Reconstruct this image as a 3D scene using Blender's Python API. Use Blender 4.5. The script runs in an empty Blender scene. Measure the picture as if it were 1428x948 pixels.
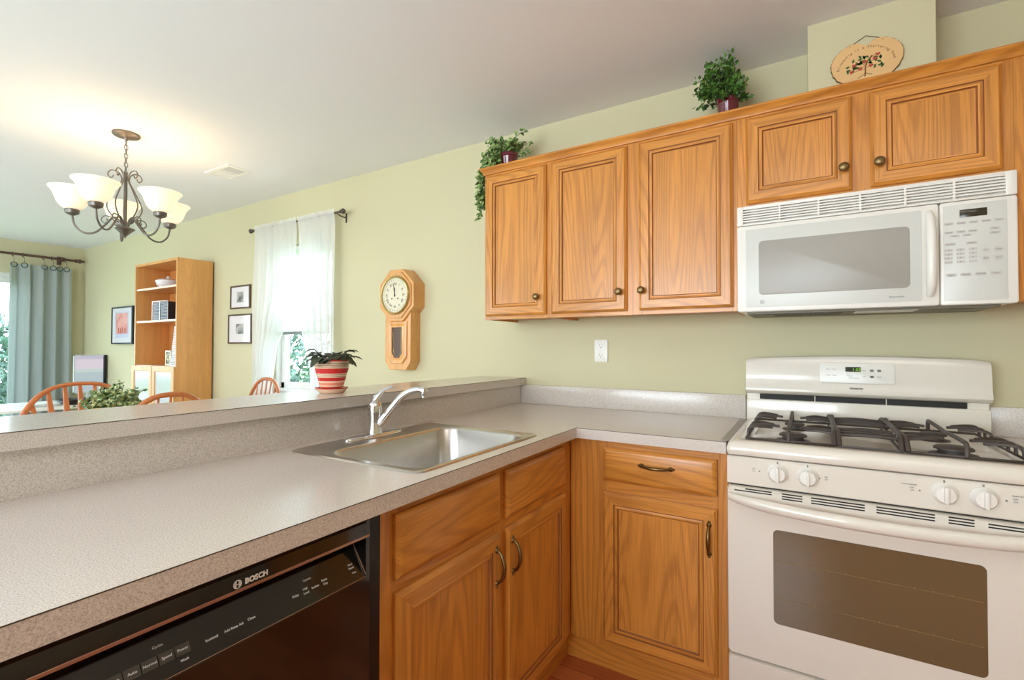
import bpy, bmesh, math, random
from mathutils import Vector, Matrix
PI = math.pi
random.seed(7)
C = bpy.context.scene
COL = C.collection
R = math.radians

# ------------------------------------------------------------------ camera
cam_d = bpy.data.cameras.new('camera')
cam = bpy.data.objects.new('camera', cam_d); COL.objects.link(cam)
cam_d.sensor_width = 36.0
cam_d.lens = 674.7 / 1428 * 36
cam_d.shift_x = (714 - 708.33) / 1428
cam_d.clip_start = .02
cam.location = (.2209, -2.3518, 1.2195)
yaw, pitch, roll = R(31.6423), R(.9331), R(.0811)
fw = Vector((-math.sin(yaw) * math.cos(pitch), math.cos(yaw) * math.cos(pitch), math.sin(pitch)))
rt = Vector((math.cos(yaw), math.sin(yaw), 0)); up = rt.cross(fw)
r2 = rt * math.cos(roll) + up * math.sin(roll); u2 = r2.cross(fw)
cam.matrix_world = Matrix(((r2.x, u2.x, -fw.x, .2209), (r2.y, u2.y, -fw.y, -2.3518), (r2.z, u2.z, -fw.z, 1.2195), (0, 0, 0, 1)))
C.camera = cam

# ------------------------------------------------------------------ world, lights, exposure
C.view_settings.view_transform = 'Standard'
C.view_settings.look = 'None'
C.view_settings.gamma = 1
C.view_settings.use_curve_mapping = False
C.view_settings.exposure = 0.32
W = bpy.data.worlds.new('world'); C.world = W; W.use_nodes = True
wn = W.node_tree; bgn = wn.nodes['Background']
tc = wn.nodes.new('ShaderNodeTexCoord'); sx = wn.nodes.new('ShaderNodeSeparateXYZ'); cr = wn.nodes.new('ShaderNodeValToRGB')
wn.links.new(tc.outputs['Generated'], sx.inputs[0]); wn.links.new(sx.outputs['Z'], cr.inputs[0])
cr.color_ramp.elements[0].color = (.76, .91, 1, 1); cr.color_ramp.elements[1].color = (.56, .78, 1, 1)
wn.links.new(cr.outputs[0], bgn.inputs['Color'])
bgn.inputs['Strength'].default_value = 6.5
cy = C.cycles
cy.max_bounces = 10; cy.diffuse_bounces = 6; cy.glossy_bounces = 4; cy.transmission_bounces = 6; cy.transparent_max_bounces = 16
cy.sample_clamp_indirect = 6.0
cy.use_denoising = True
cy.caustics_reflective = False; cy.caustics_refractive = False

LIGHTS = dict(bulb=.5, kitchen=11.0, front=52.0, left=20.0)

def area(name, loc, rot, sx_, sy_, power, color=(1, 1, 1), portal=False):
    l = bpy.data.lights.new(name, 'AREA'); l.shape = 'RECTANGLE'; l.size = sx_; l.size_y = sy_
    l.energy = power; l.color = color
    o = bpy.data.objects.new(name, l); COL.objects.link(o); o.location = loc; o.rotation_euler = rot
    if portal: l.cycles.is_portal = True
    return o
# added fill lights, tilted up, outside made-up windows behind the camera
area('added_fill_front', (-1.0, -4.72, 1.45), (R(114), 0, 0), 2.6, 1.5, LIGHTS['front'], (.93, .97, 1))
area('added_fill_front_dining', (-5.0, -4.72, 1.45), (R(104), 0, 0), 2.6, 1.5, LIGHTS['left'], (.78, .92, 1))

# ------------------------------------------------------------------ helpers
OFF = {}
def srgb(r, g, b):
    f = lambda c: c / 12.92 if c <= .04045 else ((c + .055) / 1.055) ** 2.4
    return (f(r / 255), f(g / 255), f(b / 255), 1)

def finish(bm, name, mats, parent=None, smooth=35, doubles=False):
    if doubles: bmesh.ops.remove_doubles(bm, verts=bm.verts, dist=1e-5)
    me = bpy.data.meshes.new(name)
    off = OFF.get(parent.name, Vector((0, 0, 0))) if parent else Vector((0, 0, 0))
    if off.length: bmesh.ops.translate(bm, verts=bm.verts, vec=-off)
    bmesh.ops.recalc_face_normals(bm, faces=bm.faces)
    bm.to_mesh(me); bm.free()
    if not isinstance(mats, (list, tuple)): mats = [mats]
    for m in mats: me.materials.append(m)
    if smooth:
        me.shade_smooth(); me.set_sharp_from_angle(angle=R(smooth))
    o = bpy.data.objects.new(name, me); COL.objects.link(o)
    if parent:
        o.parent = parent; OFF[o.name] = off
    return o

def thing(name, label, cat, loc=(0, 0, 0), group=None, local=False):
    o = bpy.data.objects.new(name, None); COL.objects.link(o); o.location = loc
    o.empty_display_size = .05
    OFF[o.name] = Vector((0, 0, 0)) if local else Vector(loc)
    o['label'] = label; o['category'] = cat
    if group: o['group'] = group
    return o
def tag(o, label, cat=None, group=None, kind=None):
    if label: o['label'] = label
    if cat: o['category'] = cat
    if group: o['group'] = group
    if kind: o['kind'] = kind
    return o
def dup(root, loc, rotz=0, label=None, group=None):
    r = root.copy(); COL.objects.link(r); r.location = loc; r.rotation_euler = (0, 0, rotz)
    if label: r['label'] = label
    if group: r['group'] = group
    for ch in list(root.children):
        c = ch.copy(); COL.objects.link(c); c.parent = r
        for g in list(ch.children):
            d = g.copy(); COL.objects.link(d); d.parent = c
    return r

def N(): return bmesh.new()
def box(bm, x0, x1, y0, y1, z0, z1, bev=0, mi=0, seg=2):
    r = bmesh.ops.create_cube(bm, size=1)
    vs = r['verts']
    for v in vs:
        v.co = Vector(((x0 + x1) / 2 + v.co.x * abs(x1 - x0), (y0 + y1) / 2 + v.co.y * abs(y1 - y0), (z0 + z1) / 2 + v.co.z * abs(z1 - z0)))
    fs = set(f for v in vs for f in v.link_faces)
    for f in fs: f.material_index = mi
    if bev:
        es = set(e for v in vs for e in v.link_edges)
        rr = bmesh.ops.bevel(bm, geom=list(es), offset=bev, segments=seg, profile=.5, affect='EDGES')
        for f in rr['faces']: f.material_index = mi
    return bm
def tube(bm, pts, rad, seg=8, cap=True, mi=0, flat=1.0, closed=False, upv=None):
    pts = [Vector(p) for p in pts]; n = len(pts)
    rads = rad if isinstance(rad, (list, tuple)) else [rad] * n
    rings = []; prev = None
    for i, p in enumerate(pts):
        if closed: t = pts[(i + 1) % n] - pts[i - 1]
        else: t = (pts[min(i + 1, n - 1)] - pts[max(i - 1, 0)])
        t.normalize()
        if prev is None:
            a = Vector(upv) if upv else (Vector((0, 0, 1)) if abs(t.z) < .9 else Vector((1, 0, 0)))
            nrm = (a - t * a.dot(t)).normalized()
        else:
            nrm = (prev - t * prev.dot(t)).normalized()
        prev = nrm; bn = t.cross(nrm)
        ring = [bm.verts.new(p + nrm * math.cos(2 * PI * k / seg) * rads[i] + bn * math.sin(2 * PI * k / seg) * rads[i] * flat) for k in range(seg)]
        rings.append(ring)
    m = n if closed else n - 1
    for i in range(m):
        a, b = rings[i], rings[(i + 1) % n]
        for k in range(seg):
            f = bm.faces.new((a[k], a[(k + 1) % seg], b[(k + 1) % seg], b[k])); f.material_index = mi
    if cap and not closed:
        f = bm.faces.new(list(reversed(rings[0]))); f.material_index = mi
        f = bm.faces.new(rings[-1]); f.material_index = mi
    return bm
def lathe(bm, prof, c=(0, 0, 0), seg=24, axis='Z', cap=True, mis=None):
    """prof: list of (r, h) along the axis"""
    c = Vector(c); rings = []
    def P(r, a, h):
        x, y = r * math.cos(a), r * math.sin(a)
        if axis == 'Z': return c + Vector((x, y, h))
        if axis == 'Y': return c + Vector((x, h, y))
        return c + Vector((h, x, y))
    for r, h in prof:
        rings.append([bm.verts.new(P(max(r, 1e-5), 2 * PI * k / seg, h)) for k in range(seg)])
    for i in range(len(rings) - 1):
        a, b = rings[i], rings[i + 1]
        for k in range(seg):
            f = bm.faces.new((a[k], a[(k + 1) % seg], b[(k + 1) % seg], b[k]))
            if mis: f.material_index = mis[i]
    if cap:
        if prof[0][0] > 1e-4: bm.faces.new(list(reversed(rings[0])))
        if prof[-1][0] > 1e-4: bm.faces.new(rings[-1])
    return bm
def spline(pts, n=6, closed=False):
    """Catmull-Rom"""
    pts = [Vector(p) for p in pts]; out = []; L = len(pts)
    rng = range(L) if closed else range(L - 1)
    for i in rng:
        if closed: p0, p1, p2, p3 = pts[i - 1], pts[i], pts[(i + 1) % L], pts[(i + 2) % L]
        else:
            p1, p2 = pts[i], pts[i + 1]
            p0 = pts[i - 1] if i else p1 * 2 - p2
            p3 = pts[i + 2] if i + 2 < L else p2 * 2 - p1
        for k in range(n):
            t = k / n
            out.append(.5 * ((2 * p1) + (p2 - p0) * t + (2 * p0 - 5 * p1 + 4 * p2 - p3) * t * t + (-p0 + 3 * p1 - 3 * p2 + p3) * t ** 3))
    if not closed: out.append(pts[-1])
    return out
def rrect(w, h, r, n=5):
    """rounded rectangle outline centred on the origin"""
    out = []
    for cx, cy_, a0 in ((w / 2 - r, h / 2 - r, 0), (-w / 2 + r, h / 2 - r, 90), (-w / 2 + r, -h / 2 + r, 180), (w / 2 - r, -h / 2 + r, 270)):
        for k in range(n + 1):
            a = R(a0 + 90 * k / n); out.append((cx + r * math.cos(a), cy_ + r * math.sin(a)))
    return out
def prism(bm, poly, o, e1, e2, d, mi=0, bev=0):
    """extrude 2-D poly (in the frame o,e1,e2) by vector d"""
    o, e1, e2, d = map(Vector, (o, e1, e2, d))
    a = [bm.verts.new(o + e1 * p[0] + e2 * p[1]) for p in poly]
    b = [bm.verts.new(v.co + d) for v in a]
    n = len(poly); fs = []
    fs.append(bm.faces.new(list(reversed(a)))); top = bm.faces.new(b); fs.append(top)
    for i in range(n): fs.append(bm.faces.new((a[i], a[(i + 1) % n], b[(i + 1) % n], b[i])))
    for f in fs: f.material_index = mi
    if bev:
        rr = bmesh.ops.bevel(bm, geom=list(top.edges), offset=bev, segments=2, profile=.5, affect='EDGES')
        for f in rr['faces']: f.material_index = mi
    return bm
def loft(bm, rings, closed=True, caps=True, mi=0):
    vr = [[bm.verts.new(Vector(p)) for p in r] for r in rings]
    n = len(vr[0])
    for i in range(len(vr) - 1):
        for k in range(n if closed else n - 1):
            f = bm.faces.new((vr[i][k], vr[i][(k + 1) % n], vr[i + 1][(k + 1) % n], vr[i + 1][k])); f.material_index = mi
    if caps:
        f = bm.faces.new(list(reversed(vr[0]))); f.material_index = mi
        f = bm.faces.new(vr[-1]); f.material_index = mi
    return vr
def text(s, size, o, e1, e2, m, parent, name='lettering', ext=.0003, align='LEFT', bold=0, sx_=1.0, raw=False):
    cu = bpy.data.curves.new('t', 'FONT'); cu.body = s; cu.size = size; cu.extrude = ext; cu.align_x = align; cu.offset = bold
    cu.space_character = 1.0; cu.resolution_u = 3
    t = bpy.data.objects.new('t', cu); COL.objects.link(t)
    dg = bpy.context.evaluated_depsgraph_get(); dg.update()
    me = bpy.data.meshes.new_from_object(t.evaluated_get(dg))
    bpy.data.objects.remove(t); bpy.data.curves.remove(cu)
    e1, e2, o = Vector(e1).normalized(), Vector(e2).normalized(), Vector(o)
    e3 = e1.cross(e2)
    off = OFF.get(parent.name, Vector((0, 0, 0))) if parent else Vector((0, 0, 0))
    for v in me.vertices:
        v.co = o - off + e1 * v.co.x * sx_ + e2 * v.co.y + e3 * v.co.z
    if raw: return me
    me.materials.clear(); me.materials.append(m); me.name = name
    ob = bpy.data.objects.new(name, me); COL.objects.link(ob)
    if parent: ob.parent = parent; OFF[ob.name] = off
    return ob
def addtext(bm, s, size, o, e1, e2, align='LEFT', bold=0, ext=.0003):
    me = text(s, size, o, e1, e2, None, None, ext=ext, align=align, bold=bold, raw=True)
    bm.from_mesh(me); bpy.data.meshes.remove(me)

# ------------------------------------------------------------------ materials
def newmat(name):
    m = bpy.data.materials.new(name); m.use_nodes = True
    nt = m.node_tree; return m, nt, nt.nodes['Principled BSDF']
def mat(name, col, rough=.5, metal=0, spec=.5, coat=0, emis=None, estr=0, bump=0, bscale=200, var=0, vscale=4, aniso=0):
    m, nt, b = newmat(name)
    b.inputs['Base Color'].default_value = col; b.inputs['Roughness'].default_value = rough
    b.inputs['Metallic'].default_value = metal; b.inputs['Specular IOR Level'].default_value = spec
    b.inputs['Coat Weight'].default_value = coat; b.inputs['Coat Roughness'].default_value = .05
    if emis: b.inputs['Emission Color'].default_value = emis; b.inputs['Emission Strength'].default_value = estr
    tcn = nt.nodes.new('ShaderNodeTexCoord')
    if bump:
        n = nt.nodes.new('ShaderNodeTexNoise'); n.inputs['Scale'].default_value = bscale; n.inputs['Detail'].default_value = 3
        nt.links.new(tcn.outputs['Object'], n.inputs['Vector'])
        bp = nt.nodes.new('ShaderNodeBump'); bp.inputs['Strength'].default_value = bump; bp.inputs['Distance'].default_value = .001
        nt.links.new(n.outputs['Fac'], bp.inputs['Height']); nt.links.new(bp.outputs[0], b.inputs['Normal'])
    if var:
        n = nt.nodes.new('ShaderNodeTexNoise'); n.inputs['Scale'].default_value = vscale; n.inputs['Detail'].default_value = 4
        nt.links.new(tcn.outputs['Object'], n.inputs['Vector'])
        mx = nt.nodes.new('ShaderNodeMix'); mx.data_type = 'RGBA'
        mx.inputs['A'].default_value = tuple(c * (1 - var) for c in col[:3]) + (1,)
        mx.inputs['B'].default_value = tuple(min(1, c * (1 + var)) for c in col[:3]) + (1,)
        nt.links.new(n.outputs['Fac'], mx.inputs['Factor']); nt.links.new(mx.outputs['Result'], b.inputs['Base Color'])
    return m
def wood(name, axis, light, dark, scale=1.0, rough=.35, contrast=1.0, pore=.35, coat=.25):
    """oak-like grain running along axis, object coordinates"""
    m, nt, b = newmat(name); L = nt.links.new; nn = nt.nodes.new
    t = nn('ShaderNodeTexCoord'); oi = nn('ShaderNodeObjectInfo')
    mu = nn('ShaderNodeMath'); mu.operation = 'MULTIPLY'; mu.inputs[1].default_value = 13.7; L(oi.outputs['Random'], mu.inputs[0])
    ad = nn('ShaderNodeVectorMath'); ad.operation = 'ADD'; L(t.outputs['Object'], ad.inputs[0]); L(mu.outputs[0], ad.inputs[1])
    s = nn('ShaderNodeSeparateXYZ'); L(ad.outputs[0], s.inputs[0])
    oth = {'x': ('Z', 'Y', 'X'), 'y': ('Z', 'X', 'Y'), 'z': ('X', 'Y', 'Z')}[axis]
    cr_ = nn('ShaderNodeMath'); cr_.operation = 'ADD'; L(s.outputs[oth[0]], cr_.inputs[0]); L(s.outputs[oth[1]], cr_.inputs[1])
    cb = nn('ShaderNodeCombineXYZ'); L(cr_.outputs[0], cb.inputs['X']); L(s.outputs[oth[1]], cb.inputs['Z'])
    al = nn('ShaderNodeMath'); al.operation = 'MULTIPLY'; al.inputs[1].default_value = .16; L(s.outputs[oth[2]], al.inputs[0]); L(al.outputs[0], cb.inputs['Y'])
    mpa = nn('ShaderNodeMapping'); mpa.inputs['Scale'].default_value = (6.5 * scale, 3.4 * scale, 2.2); L(cb.outputs[0], mpa.inputs['Vector'])
    na = nn('ShaderNodeTexNoise'); na.inputs['Scale'].default_value = 1; na.inputs['Detail'].default_value = 1.2; na.inputs['Roughness'].default_value = .35; L(mpa.outputs[0], na.inputs['Vector'])
    wm = nn('ShaderNodeMath'); wm.operation = 'MULTIPLY'; wm.inputs[1].default_value = 150; L(na.outputs['Fac'], wm.inputs[0])
    ws = nn('ShaderNodeMath'); ws.operation = 'SINE'; L(wm.outputs[0], ws.inputs[0])
    w = nn('ShaderNodeMapRange'); w.inputs['From Min'].default_value = -1; w.inputs['From Max'].default_value = 1; L(ws.outputs[0], w.inputs['Value'])
    # pores: very elongated fine noise
    mp = nn('ShaderNodeMapping'); mp.inputs['Scale'].default_value = (420 * scale, 40, 60); L(cb.outputs[0], mp.inputs['Vector'])
    n2 = nn('ShaderNodeTexNoise'); n2.inputs['Scale'].default_value = 1; n2.inputs['Detail'].default_value = 2; L(mp.outputs[0], n2.inputs['Vector'])
    mp3 = nn('ShaderNodeMapping'); mp3.inputs['Scale'].default_value = (14, 8, 8); L(cb.outputs[0], mp3.inputs['Vector'])
    n3 = nn('ShaderNodeTexNoise'); n3.inputs['Scale'].default_value = 1; n3.inputs['Detail'].default_value = 3; L(mp3.outputs[0], n3.inputs['Vector'])
    rp = nn('ShaderNodeValToRGB'); rp.color_ramp.elements[0].position = .45; rp.color_ramp.elements[1].position = 1.0
    rp.color_ramp.elements[0].color = light
    rp.color_ramp.elements[1].color = tuple(l + (d - l) * .34 * contrast for l, d in zip(light, dark))
    L(w.outputs[0], rp.inputs['Fac'])
    r3 = nn('ShaderNodeValToRGB'); r3.color_ramp.elements[0].position = .3; r3.color_ramp.elements[1].position = .7
    r3.color_ramp.elements[0].color = (.86, .84, .80, 1); r3.color_ramp.elements[1].color = (1.08, 1.06, 1.04, 1); L(n3.outputs['Fac'], r3.inputs['Fac'])
    m1 = nn('ShaderNodeMix'); m1.data_type = 'RGBA'; m1.blend_type = 'MULTIPLY'; m1.inputs['Factor'].default_value = 1
    L(rp.outputs['Color'], m1.inputs['A']); L(r3.outputs['Color'], m1.inputs['B'])
    r4 = nn('ShaderNodeValToRGB'); r4.color_ramp.elements[0].position = .36; r4.color_ramp.elements[1].position = .54
    r4.color_ramp.elements[0].color = (1, 1, 1, 1); r4.color_ramp.elements[1].color = (0, 0, 0, 1); L(n2.outputs['Fac'], r4.inputs['Fac'])
    pm = nn('ShaderNodeMath'); pm.operation = 'MULTIPLY'; pm.inputs[1].default_value = pore; L(r4.outputs['Color'], pm.inputs[0])
    m2 = nn('ShaderNodeMix'); m2.data_type = 'RGBA'; L(pm.outputs[0], m2.inputs['Factor'])
    L(m1.outputs['Result'], m2.inputs['A']); m2.inputs['B'].default_value = dark
    L(m2.outputs['Result'], b.inputs['Base Color'])
    b.inputs['Roughness'].default_value = rough; b.inputs['Coat Weight'].default_value = coat; b.inputs['Coat Roughness'].default_value = .18
    bpn = nn('ShaderNodeBump'); bpn.inputs['Strength'].default_value = .12; bpn.inputs['Distance'].default_value = .001
    L(n2.outputs['Fac'], bpn.inputs['Height']); L(bpn.outputs[0], b.inputs['Normal'])
    return m
OAKL, OAKD = srgb(214, 145, 62), srgb(142, 78, 26)
oak = {a: wood('oak_' + a, a, OAKL, OAKD, scale=1.0) for a in 'xyz'}
pine = wood('clock_oak', 'z', srgb(226, 168, 100), srgb(180, 115, 55), scale=1.5, contrast=.6)
shelfw = wood('bookcase_wood', 'z', srgb(222, 165, 100), srgb(188, 128, 70), scale=1.2, contrast=.5, pore=.15, coat=.1)
chairw = wood('chair_wood', 'z', srgb(196, 116, 66), srgb(140, 72, 36), scale=2, contrast=.5, pore=.15)
tablew = wood('table_wood', 'x', srgb(196, 116, 66), srgb(140, 72, 36), scale=1, contrast=.5, pore=.15)

def wallpaint(name, c):
    return mat(name, c, rough=.75, spec=.3, bump=.12, bscale=350)
wall_m = wallpaint('wall_paint', srgb(204, 197, 163))
ceil_m = mat('ceiling_paint', srgb(234, 235, 238), rough=.9, spec=.2, bump=.15, bscale=260)
white_m = mat('white_trim_paint', srgb(236, 236, 232), rough=.4)

def laminate():
    m, nt, b = newmat('speckled_laminate'); L = nt.links.new; nn = nt.nodes.new
    t = nn('ShaderNodeTexCoord')
    n = nn('ShaderNodeTexNoise'); n.inputs['Scale'].default_value = 460; n.inputs['Detail'].default_value = 2; L(t.outputs['Object'], n.inputs['Vector'])
    r = nn('ShaderNodeValToRGB'); e = r.color_ramp.elements
    e[0].position = .3; e[0].color = srgb(176, 166, 156); e[1].position = .5; e[1].color = srgb(209, 200, 192)
    e2_ = e.new(.72); e2_.color = srgb(224, 216, 206)
    L(n.outputs['Fac'], r.inputs['Fac']); L(r.outputs['Color'], b.inputs['Base Color'])
    b.inputs['Roughness'].default_value = .2; b.inputs['Specular IOR Level'].default_value = .55
    return m
lam = laminate()
lamdark = mat('laminate_seam', srgb(78, 66, 55), rough=.5)
def floor_mat():
    m, nt, b = newmat('parquet_floor'); L = nt.links.new; nn = nt.nodes.new
    t = nn('ShaderNodeTexCoord')
    mp = nn('ShaderNodeMapping'); L(t.outputs['Object'], mp.inputs['Vector'])
    br = nn('ShaderNodeTexBrick'); L(mp.outputs[0], br.inputs['Vector'])
    br.offset = .37
    br.inputs['Scale'].default_value = 1; br.inputs['Brick Width'].default_value = .45; br.inputs['Row Height'].default_value = .08
    br.inputs['Mortar Size'].default_value = .0012
    br.inputs['Color1'].default_value = srgb(172, 92, 50); br.inputs['Color2'].default_value = srgb(206, 124, 72); br.inputs['Mortar'].default_value = srgb(60, 28, 15)
    mp2 = nn('ShaderNodeMapping'); mp2.inputs['Scale'].default_value = (6, 120, 1); L(t.outputs['Object'], mp2.inputs['Vector'])
    n = nn('ShaderNodeTexNoise'); n.inputs['Scale'].default_value = 1; n.inputs['Detail'].default_value = 4; L(mp2.outputs[0], n.inputs['Vector'])
    r = nn('ShaderNodeValToRGB'); r.color_ramp.elements[0].color = (.6, .55, .5, 1); r.color_ramp.elements[1].color = (1.25, 1.2, 1.15, 1)
    L(n.outputs['Fac'], r.inputs['Fac'])
    mx = nn('ShaderNodeMix'); mx.data_type = 'RGBA'; mx.blend_type = 'MULTIPLY'; mx.inputs['Factor'].default_value = 1
    L(br.outputs['Color'], mx.inputs['A']); L(r.outputs['Color'], mx.inputs['B']); L(mx.outputs['Result'], b.inputs['Base Color'])
    b.inputs['Roughness'].default_value = .3
    return m
floor_m = floor_mat()
steel = mat('brushed_steel', (.62, .60, .57, 1), rough=.28, metal=1, bump=.05, bscale=500)
chrome = mat('chrome', (.75, .75, .76, 1), rough=.07, metal=1)
brass = mat('antique_brass', srgb(126, 102, 66), rough=.35, metal=1, bump=.3, bscale=400)
knobm = mat('aged_bronze', srgb(136, 112, 76), rough=.4, metal=.9, bump=.2, bscale=300)
iron = mat('pewter_iron', srgb(118, 112, 106), rough=.4, metal=.8)
castiron = mat('cast_iron', srgb(74, 65, 60), rough=.5, metal=.0, bump=.3, bscale=500)
enamel = mat('white_enamel', srgb(224, 217, 205), rough=.18, coat=.3)
wplast = mat('white_plastic', srgb(230, 227, 220), rough=.28)
wgloss = mat('white_glass_panel', srgb(208, 209, 203), rough=.3)
greyp = mat('grey_print', srgb(120, 118, 114), rough=.6)
lgreyp = mat('light_grey_button', srgb(196, 193, 188), rough=.5)
dark = mat('dark_slot', srgb(24, 20, 18), rough=.6)
blackg = mat('black_gloss', srgb(14, 9, 9), rough=.12, coat=.6)
blackm = mat('black_satin', srgb(12, 8, 8), rough=.3)
blackp = mat('black_plastic', srgb(18, 18, 20), rough=.35)
wprint = mat('white_print', srgb(225, 225, 222), rough=.6)
mwwin = mat('screened_window', srgb(160, 156, 148), rough=.35)
display = mat('dark_display', srgb(52, 46, 32), rough=.15)
ledm = mat('green_display_digits', (0, 0, 0, 1), emis=srgb(150, 215, 60), estr=.7)
dispgreen = mat('display_window', srgb(28, 38, 14), rough=.2)
galv = mat('galvanised_underside', srgb(120, 116, 104), rough=.5, metal=.3)
soilm = mat('potting_soil', srgb(60, 42, 30), rough=.9)

# ------------------------------------------------------------------ room
XL, XR, YF, ZC = -7.445, 2.2, -4.6, 2.4426
def struct(name, bm, m, parent=None, **k):
    o = finish(bm, name, m, parent, **k)
    if not parent: o['kind'] = 'structure'
    return o
T = .15
bm = N(); box(bm, XL - T, XR + T, YF - T, T, -.1, 0); struct('floor', bm, floor_m)
bm = N(); box(bm, XL - T, XR + T, YF - T, T, ZC, ZC + .12); struct('ceiling', bm, ceil_m)
def wall_with_hole(name, ax, p0, p1, a0, a1, holes, m):
    """wall spanning a0..a1 along the other axis, thickness p0..p1, holes = [(u0,u1,z0,z1)] sorted"""
    bm = N()
    def b(u0, u1, z0, z1):
        if u1 - u0 < 1e-4 or z1 - z0 < 1e-4: return
        if ax == 'Y': box(bm, u0, u1, p0, p1, z0, z1)
        else: box(bm, p0, p1, u0, u1, z0, z1)
    u = a0
    for (h0, h1, z0, z1) in holes:
        b(u, h0, 0, ZC); b(h0, h1, 0, z0); b(h0, h1, z1, ZC); u = h1
    b(u, a1, 0, ZC)
    return struct(name, bm, m)
WIN = (-3.47, -2.76, .86, 2.03)
wall_with_hole('wall_back', 'Y', 0, T, XL - T, XR + T, [WIN], wall_m)
wall_with_hole('wall_left', 'X', XL - T, XL, YF, 0, [(-2.5, -.48, .02, 2.06)], wall_m)
wall_with_hole('wall_front', 'Y', YF - T, YF, XL - T, XR + T, [(-6.3, -3.7, .7, 2.2), (-2.3, .3, .7, 2.2)], wall_m)
wall_with_hole('wall_right', 'X', XR, XR + T, YF, 0, [], wall_m)
bm = N(); box(bm, XL, -1.27, YF, 0, .0002, .0004); o = struct('floor_dining', bm, mat('unseen_bounce_carpet', srgb(206, 196, 182), rough=.95, bump=.5, bscale=400))  # unseen pale carpet, added to bounce light up to the ceiling
# boxed duct chase above the wall cabinets
bm = N(); box(bm, .235, .604, -.206, -.0005, 2.136, ZC - .0005); struct('wall_duct_chase', bm, wall_m)
# knee wall under the bar
bm = N(); box(bm, -1.27, -1.134, -3.2, -.0005, .0005, 1.014); struct('wall_knee', bm, wall_m)
# baseboards
bm = N(); box(bm, XL, -4.40, -.014, -.0005, 0, .09, .002); box(bm, -4.36, -1.275, -.014, -.0005, 0, .09, .002); struct('baseboard_back', bm, white_m)
bm = N(); box(bm, XL + .0005, XL + .014, -.45, 0, 0, .09, .002); box(bm, XL + .0005, XL + .014, YF, -2.55, 0, .09, .002); struct('baseboard_left', bm, white_m)

# ---- glass
def glass_mat():
    m = bpy.data.materials.new('window_glass'); m.use_nodes = True; nt = m.node_tree; nt.nodes.clear()
    o = nt.nodes.new('ShaderNodeOutputMaterial'); mx = nt.nodes.new('ShaderNodeMixShader'); tr = nt.nodes.new('ShaderNodeBsdfTransparent')
    g = nt.nodes.new('ShaderNodeBsdfGlossy'); g.inputs['Roughness'].default_value = .02; lw = nt.nodes.new('ShaderNodeLayerWeight'); pw = nt.nodes.new('ShaderNodeMath'); pw.operation = 'POWER'; pw.inputs[1].default_value = 4; nt.links.new(lw.outputs['Facing'], pw.inputs[0]); fr = nt.nodes.new('ShaderNodeMath'); fr.operation = 'MULTIPLY_ADD'; fr.inputs[1].default_value = .5; fr.inputs[2].default_value = .03; nt.links.new(pw.outputs[0], fr.inputs[0])
    tr.inputs['Color'].default_value = (.97, .985, .98, 1)
    nt.links.new(fr.outputs[0], mx.inputs[0]); nt.links.new(tr.outputs[0], mx.inputs[1]); nt.links.new(g.outputs[0], mx.inputs[2]); nt.links.new(mx.outputs[0], o.inputs[0])
    return m
glass = glass_mat()
# window 1 in the back wall, double hung
w1 = bpy.data.objects.new('window_1', None); COL.objects.link(w1); w1['kind'] = 'structure'; OFF[w1.name] = Vector((0, 0, 0))
x0, x1, z0, z1 = WIN
bm = N()
for a in ((x0, x0 + .03, .02, .12, z0, z1), (x1 - .03, x1, .02, .12, z0, z1), (x0, x1, .02, .12, z1 - .03, z1), (x0, x1, .02, .12, z0, z0 + .03)): box(bm, *a, bev=.003)
finish(bm, 'window_frame', white_m, w1)
for (n_, y, za, zb) in (('upper_sash', .085, 1.42, z1 - .03), ('lower_sash', .05, z0 + .03, 1.46)):
    bm = N()
    xa, xb = x0 + .03, x1 - .03
    for a in ((xa, xa + .045, y, y + .03, za, zb), (xb - .045, xb, y, y + .03, za, zb), (xa, xb, y, y + .03, zb - .045, zb), (xa, xb, y, y + .03, za, za + .05)): box(bm, *a, bev=.004)
    s_ = finish(bm, n_, white_m, w1)
    bm = N(); box(bm, xa + .04, xb - .04, y + .013, y + .017, za + .04, zb - .04); finish(bm, 'glass_pane', glass, s_)
bm = N(); box(bm, x0 - .06, x1 + .06, -.045, .02, z0 - .03, z0, .004); finish(bm, 'window_sill', white_m, w1)
# sliding glass door in the left wall
d1 = bpy.data.objects.new('door_1', None); COL.objects.link(d1); d1['kind'] = 'structure'; OFF[d1.name] = Vector((0, 0, 0))
bm = N()
for a in ((XL - .12, XL - .01, -2.5, -2.45, .02, 2.06), (XL - .12, XL - .01, -.53, -.48, .02, 2.06), (XL - .12, XL - .01, -2.5, -.48, 2.01, 2.06), (XL - .12, XL - .01, -2.5, -.48, .02, .06)): box(bm, *a, bev=.003)
finish(bm, 'door_frame', white_m, d1)
for ya, yb, xx in ((-2.45, -1.46, XL - .1), (-1.52, -.53, XL - .06)):
    bm = N()
    for a in ((ya, ya + .06, .06, 2.01), (yb - .06, yb, .06, 2.01), (ya, yb, 1.95, 2.01), (ya, yb, .06, .16)): box(bm, xx, xx + .035, a[0], a[1], a[2], a[3], .003)
    p_ = finish(bm, 'sliding_panel', white_m, d1)
    bm = N(); box(bm, xx + .015, xx + .02, ya + .05, yb - .05, .15, 1.96); finish(bm, 'glass_pane', glass, p_)
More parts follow.
